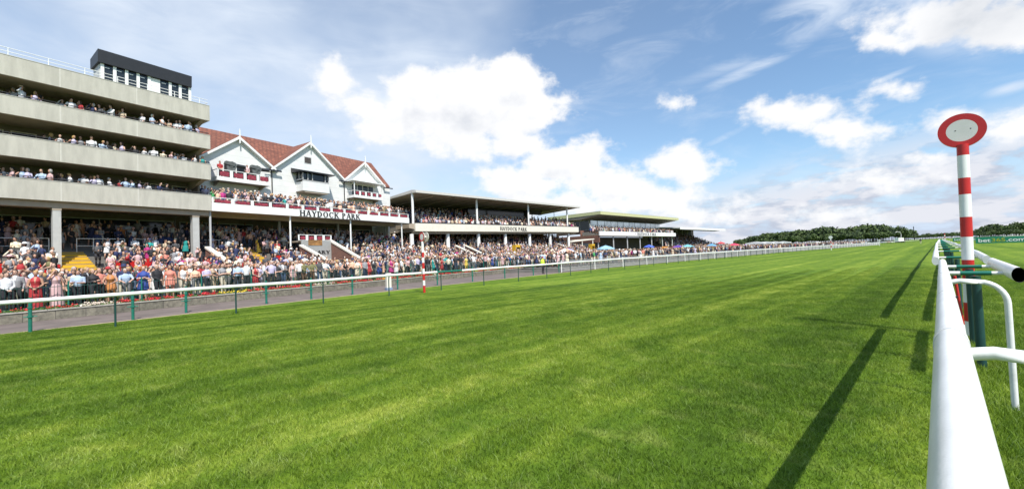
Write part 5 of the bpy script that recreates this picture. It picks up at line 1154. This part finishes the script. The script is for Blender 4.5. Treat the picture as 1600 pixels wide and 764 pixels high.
def rand_attr(front=True):
    sex = 'f' if rng.random() < .5 else 'm'; pose = MP[rng.choice(7, p=[.2, .16, .16, .12, .14, .12, .10])]; top = tn[rng.choice(len(tn), p=tp)]
    kw = {}
    if sex == 'f':
        bot = ['kneeskirt', 'shortskirt', 'longskirt', 'cream trousers', 'dark trousers'][rng.choice(5, p=[.4, .2, .1, .12, .18])]; hair = ['long', 'bob', 'bun', 'short'][rng.choice(4, p=[.42, .3, .15, .13])]
        kw['sleeve'] = ['none', 'short', 'long'][rng.choice(3, p=[.55, .3, .15])]
        if rng.random() < .14: kw['hat'] = ['fascinator', 'sunhat'][rng.integers(2)]; kw['hatc'] = ['cream', 'white', 'black', 'pink', 'red'][rng.integers(5)]
    else:
        bot = ['dark trousers', 'grey trousers', 'jeans', 'cream trousers', 'navy trousers'][rng.choice(5, p=[.4, .2, .12, .13, .15])]; hair = ['short', 'bald'][int(rng.random() < .2)]; kw['sleeve'] = ['short', 'long'][int(rng.random() < .6)]
        if top in ('black', 'navy', 'charcoal', 'grey', 'beige') and rng.random() < .7: kw['jacket'] = True; kw['sleeve'] = 'long'
        if rng.random() < .14: kw['hat'] = ['cap', 'trilby', 'sunhat'][rng.integers(3)]; kw['hatc'] = ['cream', 'white', 'black', 'navy'][rng.integers(4)]
    hc = list(HAIR)[rng.choice(7, p=[.36, .13, .13, .17, .04, .14, .03])]
    kw['skin'] = int(rng.choice(5, p=[.3, .3, .18, .18, .04])); kw['sc'] = float(rng.uniform(.93, 1.07)*(.97 if sex == 'f' else 1.02))
    return sex, pose, top, bot, hair, hc, kw
def put(x, y, z, yaw, where, attr=None, tries=60, group='racegoers watching from the enclosure'):
    for _ in range(tries):
        a = attr or rand_attr(); sex, pose, top, bot, hair, hc, kw = a
        bad, o = person(x, y, z, yaw, sex, pose, top, bot, hair, hc, where, group=group, **kw)
        if bad is None: return o
        kill(o); attr = None
    return None
fs_ = [f[0] for f in FIX]
for f in FIX:
    s = f[0]; x, y = WL(s, .8+rng.uniform(0, .1)); kw = dict(f[7]); kw.setdefault('sc', float(rng.uniform(.96, 1.05))); kw['skin'] = int(rng.integers(0, 4))
    lm = [n_ for q, n_ in LM if s < q][0]
    put(x, y, LG, FACE+rng.uniform(-.5, .5), '%s %s' % (ROWN[0], lm), (f[1], f[2], f[3], f[4], f[5], f[6], kw))
for row in range(5):
    s = -9.2+.3*row; step = .66
    while s < 31 and NP < 288:
        s += step*rng.uniform(.82, 1.25)
        if row == 0 and min(abs(s-q) for q in fs_) < .5: continue
        lm = [n_ for q, n_ in LM if s < q][0]; x, y = WL(s, .85+.68*row+rng.uniform(-.12, .12))
        put(x, y, LG, FACE+(rng.normal(0, .5) if rng.random() < .75 else rng.uniform(-2.2, 2.2)), '%s %s' % (ROWN[row], lm))
    if NP >= 288: break
# staff and the others who stand apart
xs2, ys2 = -27.6, 30.6
TOPS['lime'] = (.55, .75, .06)
person(xs2, ys2, 0, 0., 'm', 'relaxed', 'lime', 'dark trousers', 'short', 'dark brown', '', sleeve='long', group=None, hat='cap', hatc='red', label='steward in lime high-visibility jacket and dark trousers on the path')
person(-4.6, 200, gh(-4.6), pi*.5, 'm', 'relaxed', 'black', 'cream trousers', 'short', 'black', '', sleeve='long', group=None, sc=1.05, label='person in black jacket and pale trousers walking far down the course')
for (s, d, c_, lb) in ((7.95, 2.85, 'red', 'person in red top at left end of the gable balcony beside a covered camera'), (10.3, 2.9, 'pink', 'person in pink top between the two covered cameras on the gable balcony')):
    x, y = FA.W(s, d); person(x, y, 10.28, FACE, 'm', 'clasped', c_, 'dark trousers', 'short', 'dark brown', '', group=None, label=lb)
for q, (s, t_, b_) in enumerate(((4.9, 'royal blue', 'longskirt'),)):
    x, y = FA.W(4.5, -4.3); person(x, y, tzs(-4.3), FACE-.5, 'f', 'hips', 'purple', 'longskirt', 'long', 'dark brown', '', sleeve='none', group=None, label='person in long purple dress standing up the steps before the second column')
x, y = FA.W(11.2, 2.6); person(x, y, tzs(2.6), FACE, 'f', 'relaxed', 'yellow', 'longskirt', 'bob', 'dark brown', '', group=None, label='person in long yellow dress at the top of the yellow stairs')

# --- the rest of the crowd: one mass -------------------------------------------------
REG = ['skin', 'top', 'uparm', 'forearm', 'bottom', 'calf', 'shoe', 'hair', 'hat']
low = []
for sex in 'mf':
    for pose in ('relaxed', 'folded', 'shading', 'reading', 'leaning', 'hips', 'clasped'):
        for hat in (0, 1):
            T, hz, lean = figure(sex, pose); V, F_, Rg = rings(T, skip=('nose', 'ear', 'finger'), nmul=.72)
            rm = {'torso': 1, 'neck': 0, 'head': 0, 'thigh': 4, 'calf': 5, 'shoe': 6, 'uparm': 2, 'forearm': 3, 'hand': 0}
            R_ = np.array([rm[r_] for r_ in Rg]); tor = (R_ == 1) & (V[:, 2] < .95); R_[tor] = 4
            hm = head_shell('short' if sex == 'm' else 'bob', True); hv = np.array(hm.v); up = hz-.92; hv[:, 1] += up*lean; hv[:, 2] += hz-1.63-up*lean*lean*.6
            nb_ = len(V); V = np.concatenate([V, hv]); F_ = F_+[tuple(i+nb_ for i in f) for f in hm.f]; R_ = np.concatenate([R_, np.full(len(hv), 7)])
            if sex == 'f':
                q = skirt_mb('kneeskirt'); nb_ = len(V); V = np.concatenate([V, np.array(q.v)]); F_ += [tuple(i+nb_ for i in f) for f in q.f]; R_ = np.concatenate([R_, np.full(len(q.v), 4)])
            if hat:
                q = hat_mb('trilby' if sex == 'm' else 'sunhat'); hv = np.array(q.v); hv[:, 1] += up*lean; hv[:, 2] += hz-1.63; nb_ = len(V); V = np.concatenate([V, hv]); F_ += [tuple(i+nb_ for i in f) for f in q.f]; R_ = np.concatenate([R_, np.full(len(q.v), 8)])
            low.append((sex, hat, V, F_, R_))
crowd = []       # x, y, z, yaw
def add(fr, s, d, z, spread=.5): x, y = fr.W(s, d); crowd.append((x, y, z, atan2(-fr.n[1], -fr.n[0])+rng.normal(0, spread)))
blocked = lambda s, d: (-3.5 < s < -1.1 and -5.8 < d < 3.2) or (-4.2 < s < -2.2 and -6.6 < d < -4) or (8.6 < s < 11. and -4.4 < d < 3.6) or (3.1 < s < 4.5 and -2.2 < d < .2) or (13.0 < s < 17.6 and -5.4 < d < 2.6) or (5.1 < s < 5.9 and -4.4 < d < 0) or any(abs(s-c_) < .5 and 0 < d < 1.1 for c_ in (-3.1, 4.95, 5.99, 13.1, 20.3, 28.3))
row0 = .85+.68*4.4
d = None
k = 0
while True:                                        # flat enclosure and terraces of the two main stands
    off = row0+.74*k; k += 1
    if off > 22: break
    s = -14+rng.uniform(0, .6)
    while s < 31:
        s += rng.uniform(.52, 1.0); d = WD(s)+off+rng.uniform(-.15, .15)
        if d > 6.4: continue
        if d > -6.9:
            d = -7+math.floor((d+7)/.7)*.7+.38
            if blocked(s, d): continue
            if s < 8 and rng.random() < .26: continue
        if d > 3.6 and s > 17.3 and False: continue
        add(FA, s, d, tzs(d) if d > -7 else LG)
def inpoly(x, y, P):
    c_ = False
    for i in range(len(P)):
        (x0, y0), (x1, y1) = P[i], P[i-1]
        if (y0 > y) != (y1 > y) and x < (x1-x0)*(y-y0)/(y1-y0)+x0: c_ = not c_
    return c_
poly = [WL(S1-.8, 1.), (-28.4, 34), (-28.4, 109), FC.W(74, 8), FC.W(0, 8), FA.W(S1-.5, 2)]
for gx in np.arange(-75, -27, .78):
    for gy in np.arange(20, 112, .78):
        x, y = gx+rng.uniform(-.25, .25), gy+rng.uniform(-.25, .25)
        if not inpoly(x, y, poly): continue
        s, d = FC.loc(x, y); sa, da = FA.loc(x, y)
        if sa < S1+.2: continue
        if s > 46 and (d > -10): continue
        if x < -36 and y > 75 and rng.random() < .6: continue
        z = .4
        if d > -7 and s > 2:
            if s > 45.5 or d > 8.6: continue
            d = -7+math.floor((d+7)/.7)*.7+.38; z = tzs(d)
            if (7.3 < s < 10.2 and -4.8 < d < 0) or (30.7 < s < 31.6 and d < .8) or (36.7 < s < 37.6 and d < .8): continue
            x, y = FC.W(s, d)
        elif d > -7: z = tzs(min(d, 5))
        crowd.append((x, y, z, FACE-.1+rng.normal(0, .6)))
for q in range(900):                               # thinning strip beyond
    y = 109+115*rng.random()**1.3; x = BX(y)-.8-rng.exponential(4.); crowd.append((x, y, .3, FACE-.2+rng.normal(0, .6)))
for i, (z0, z1) in enumerate(lev[:3]):             # on the concrete balconies
    spans = {0: [(-5.6, -4.6), (-4.4, -1.8), (-1.6, 3.4)], 1: [(-2.9, -.1), (.1, 1.6), (1.7, 5.8)], 2: [(-4.6, -3.8), (-2.3, .4), (1.6, 3.9), (4.0, 5.8)]}[i]
    for a0, a1 in spans:
        s = a0
        while s < a1: add(FA, s, .52+rng.uniform(0, .12), z0+.35, .8); s += rng.uniform(.34, .72)
    for q in range(30): add(FA, rng.uniform(-6, 5.5), rng.uniform(1.1, 2.8), z0+.33, 1.)
for k in range(4):                                 # long balcony of the gabled stand
    s = 6.3
    while s < 28.9: add(FA, s, .45+.72*k+rng.uniform(0, .1), 7.12+.18*k+(.0), .5); s += rng.uniform(.4, .62)
for k in range(9):                                 # open upper deck
    s = 1.8
    while s < CE-.6:
        s += rng.uniform(.45, .85)+(.5 if k > 3 else 0)
        if k > 5 and s > 16: break
        x, y = FC.W(s, .6+.75*k); crowd.append((x, y, 6.1+.3*max(0, k)+ZS*s, atan2(-FC.n[1], -FC.n[0])+rng.normal(0, .5)))
for k in range(4):
    s = -18.8
    while s < 22: add(FD, s, .6+.8*k, 6.0+.2*k); s += rng.uniform(.5, .8)
for k in range(12):
    s = 24.5
    while s < 63-k*.3: add(FE, s, 1.2+.9*k, .4+.42*(k+1)); s += rng.uniform(.6, 1.1)
for gx in np.arange(-48, -32, .9):                 # before the two farther stands
    for gy in np.arange(112, 150, 1.0): crowd.append((gx+rng.uniform(-.3, .3), gy+rng.uniform(-.3, .3), .32+max(0, (-40-gx))*.12, FACE-.2+rng.normal(0, .6)))
crowd = np.array(crowd)
TOPC = np.array([TOPS[k] for k in tn]); Vs = []; Fs = []; Cs = []; base = 0; which = rng.integers(0, len(low), len(crowd))
hatless = rng.random(len(crowd)) < .85; which = np.where(hatless, which-(which % 2), which)
SK = np.array(SKIN); HR = np.array(list(HAIR.values())); BT = np.array(list(BOTS.values())); HT = np.array([TOPS[k] for k in ('cream', 'white', 'beige', 'navy', 'pink')])
LI, LS = [], []
for k, (sex, hat, V, F_, R_) in enumerate(low):
    idx = np.where(which == k)[0]; m_ = len(idx)
    if not m_: continue
    P = crowd[idx]; sc = rng.uniform(.94, 1.08, m_); a = P[:, 3]-pi/2; ca, sa = np.cos(a), np.sin(a); X = V[None]*sc[:, None, None]
    lx, ly = rng.normal(0, .05, (m_, 1)), rng.normal(0, .05, (m_, 1))
    co = np.stack([X[..., 0]*ca[:, None]-X[..., 1]*sa[:, None]+P[:, 0:1]+lx*X[..., 2], X[..., 0]*sa[:, None]+X[..., 1]*ca[:, None]+P[:, 1:2]+ly*X[..., 2], X[..., 2]+P[:, 2:3]], -1)
    sk = SK[rng.choice(5, m_, p=[.3, .3, .18, .18, .04])]; tp_ = TOPC[rng.choice(len(tn), m_, p=tp)]; bal = (P[:, 2] > 7.05) & (P[:, 1] < 6) & (rng.random(m_) < .55); tp_[bal] = np.array([TOPS[q] for q in ('white', 'white', 'lilac', 'pale blue')])[rng.integers(0, 4, int(bal.sum()))]; bt = BT[rng.integers(0, len(BT), m_)]
    pal = np.zeros((m_, 9, 3)); pal[:, 0] = sk; pal[:, 1] = tp_; none = rng.random(m_) < (.5 if sex == 'f' else .0); lng = rng.random(m_) < (.2 if sex == 'f' else .6)
    pal[:, 2] = np.where(none[:, None], sk, tp_); pal[:, 3] = np.where(lng[:, None], tp_, sk)
    pal[:, 4] = tp_ if sex == 'f' else bt; pal[:, 5] = sk if sex == 'f' else bt; pal[:, 6] = .03; pal[:, 7] = HR[rng.choice(7, m_, p=[.36, .13, .13, .17, .04, .14, .03])]; pal[:, 8] = HT[rng.integers(0, 5, m_)]
    C_ = pal[:, R_]; nv = len(V); Vs.append(co.reshape(-1, 3)); Cs.append(C_.reshape(-1, 3))
    fl_ = np.concatenate([np.array(f) for f in F_]); ls = np.array([len(f) for f in F_])
    LI.append((fl_[None]+(np.arange(m_)*nv)[:, None]+base).ravel()); LS.append(np.tile(ls, m_)); base += m_*nv
V = np.concatenate(Vs).astype('f'); C_ = np.concatenate(Cs); LI = np.concatenate(LI).astype('i'); LS = np.concatenate(LS)
me = bpy.data.meshes.new('crowd'); me.vertices.add(len(V)); me.vertices.foreach_set('co', V.ravel()); me.loops.add(len(LI)); me.loops.foreach_set('vertex_index', LI); me.polygons.add(len(LS))
me.polygons.foreach_set('loop_start', np.concatenate([[0], np.cumsum(LS)[:-1]]).astype('i')); me.update(calc_edges=True)
me.polygons.foreach_set('use_smooth', np.ones(len(LS), bool))
at = me.color_attributes.new('cloth', 'FLOAT_COLOR', 'POINT'); at.data.foreach_set('color', np.concatenate([C_, np.ones((len(C_), 1))], 1).astype('f').ravel())
cmt = bpy.data.materials.new('crowd_clothing'); cmt.use_nodes = True; t = cmt.node_tree; b = t.nodes['Principled BSDF']; an = N(t, 'ShaderNodeAttribute'); an.attribute_name = 'cloth'; L(t, an.outputs['Color'], b.inputs['Base Color']); b.inputs['Roughness'].default_value = .8
me.materials.append(cmt); tag(obj('crowd', me), kind='stuff')
print('people', NP, 'crowd', len(crowd), 'verts', len(V))
# red tip-up seats glimpsed between people
m = MB(); m.v = []
for k in range(8):
    d = -5.6+.7*k; s = -9.
    while s < 13:
        if not blocked(s, d) and rng.random() < .85: z = tzs(d+.2); m.box(s, s+.42, d+.3, d+.36, z+.42, z+.85); m.box(s, s+.42, d, d+.3, z+.4, z+.45)
        s += .52
o = m.build('terrace_seats', M_red, kind='stuff'); o.location = (FA.o[0], FA.o[1], 0); o.rotation_euler = (0, 0, pi/2+FA.a)
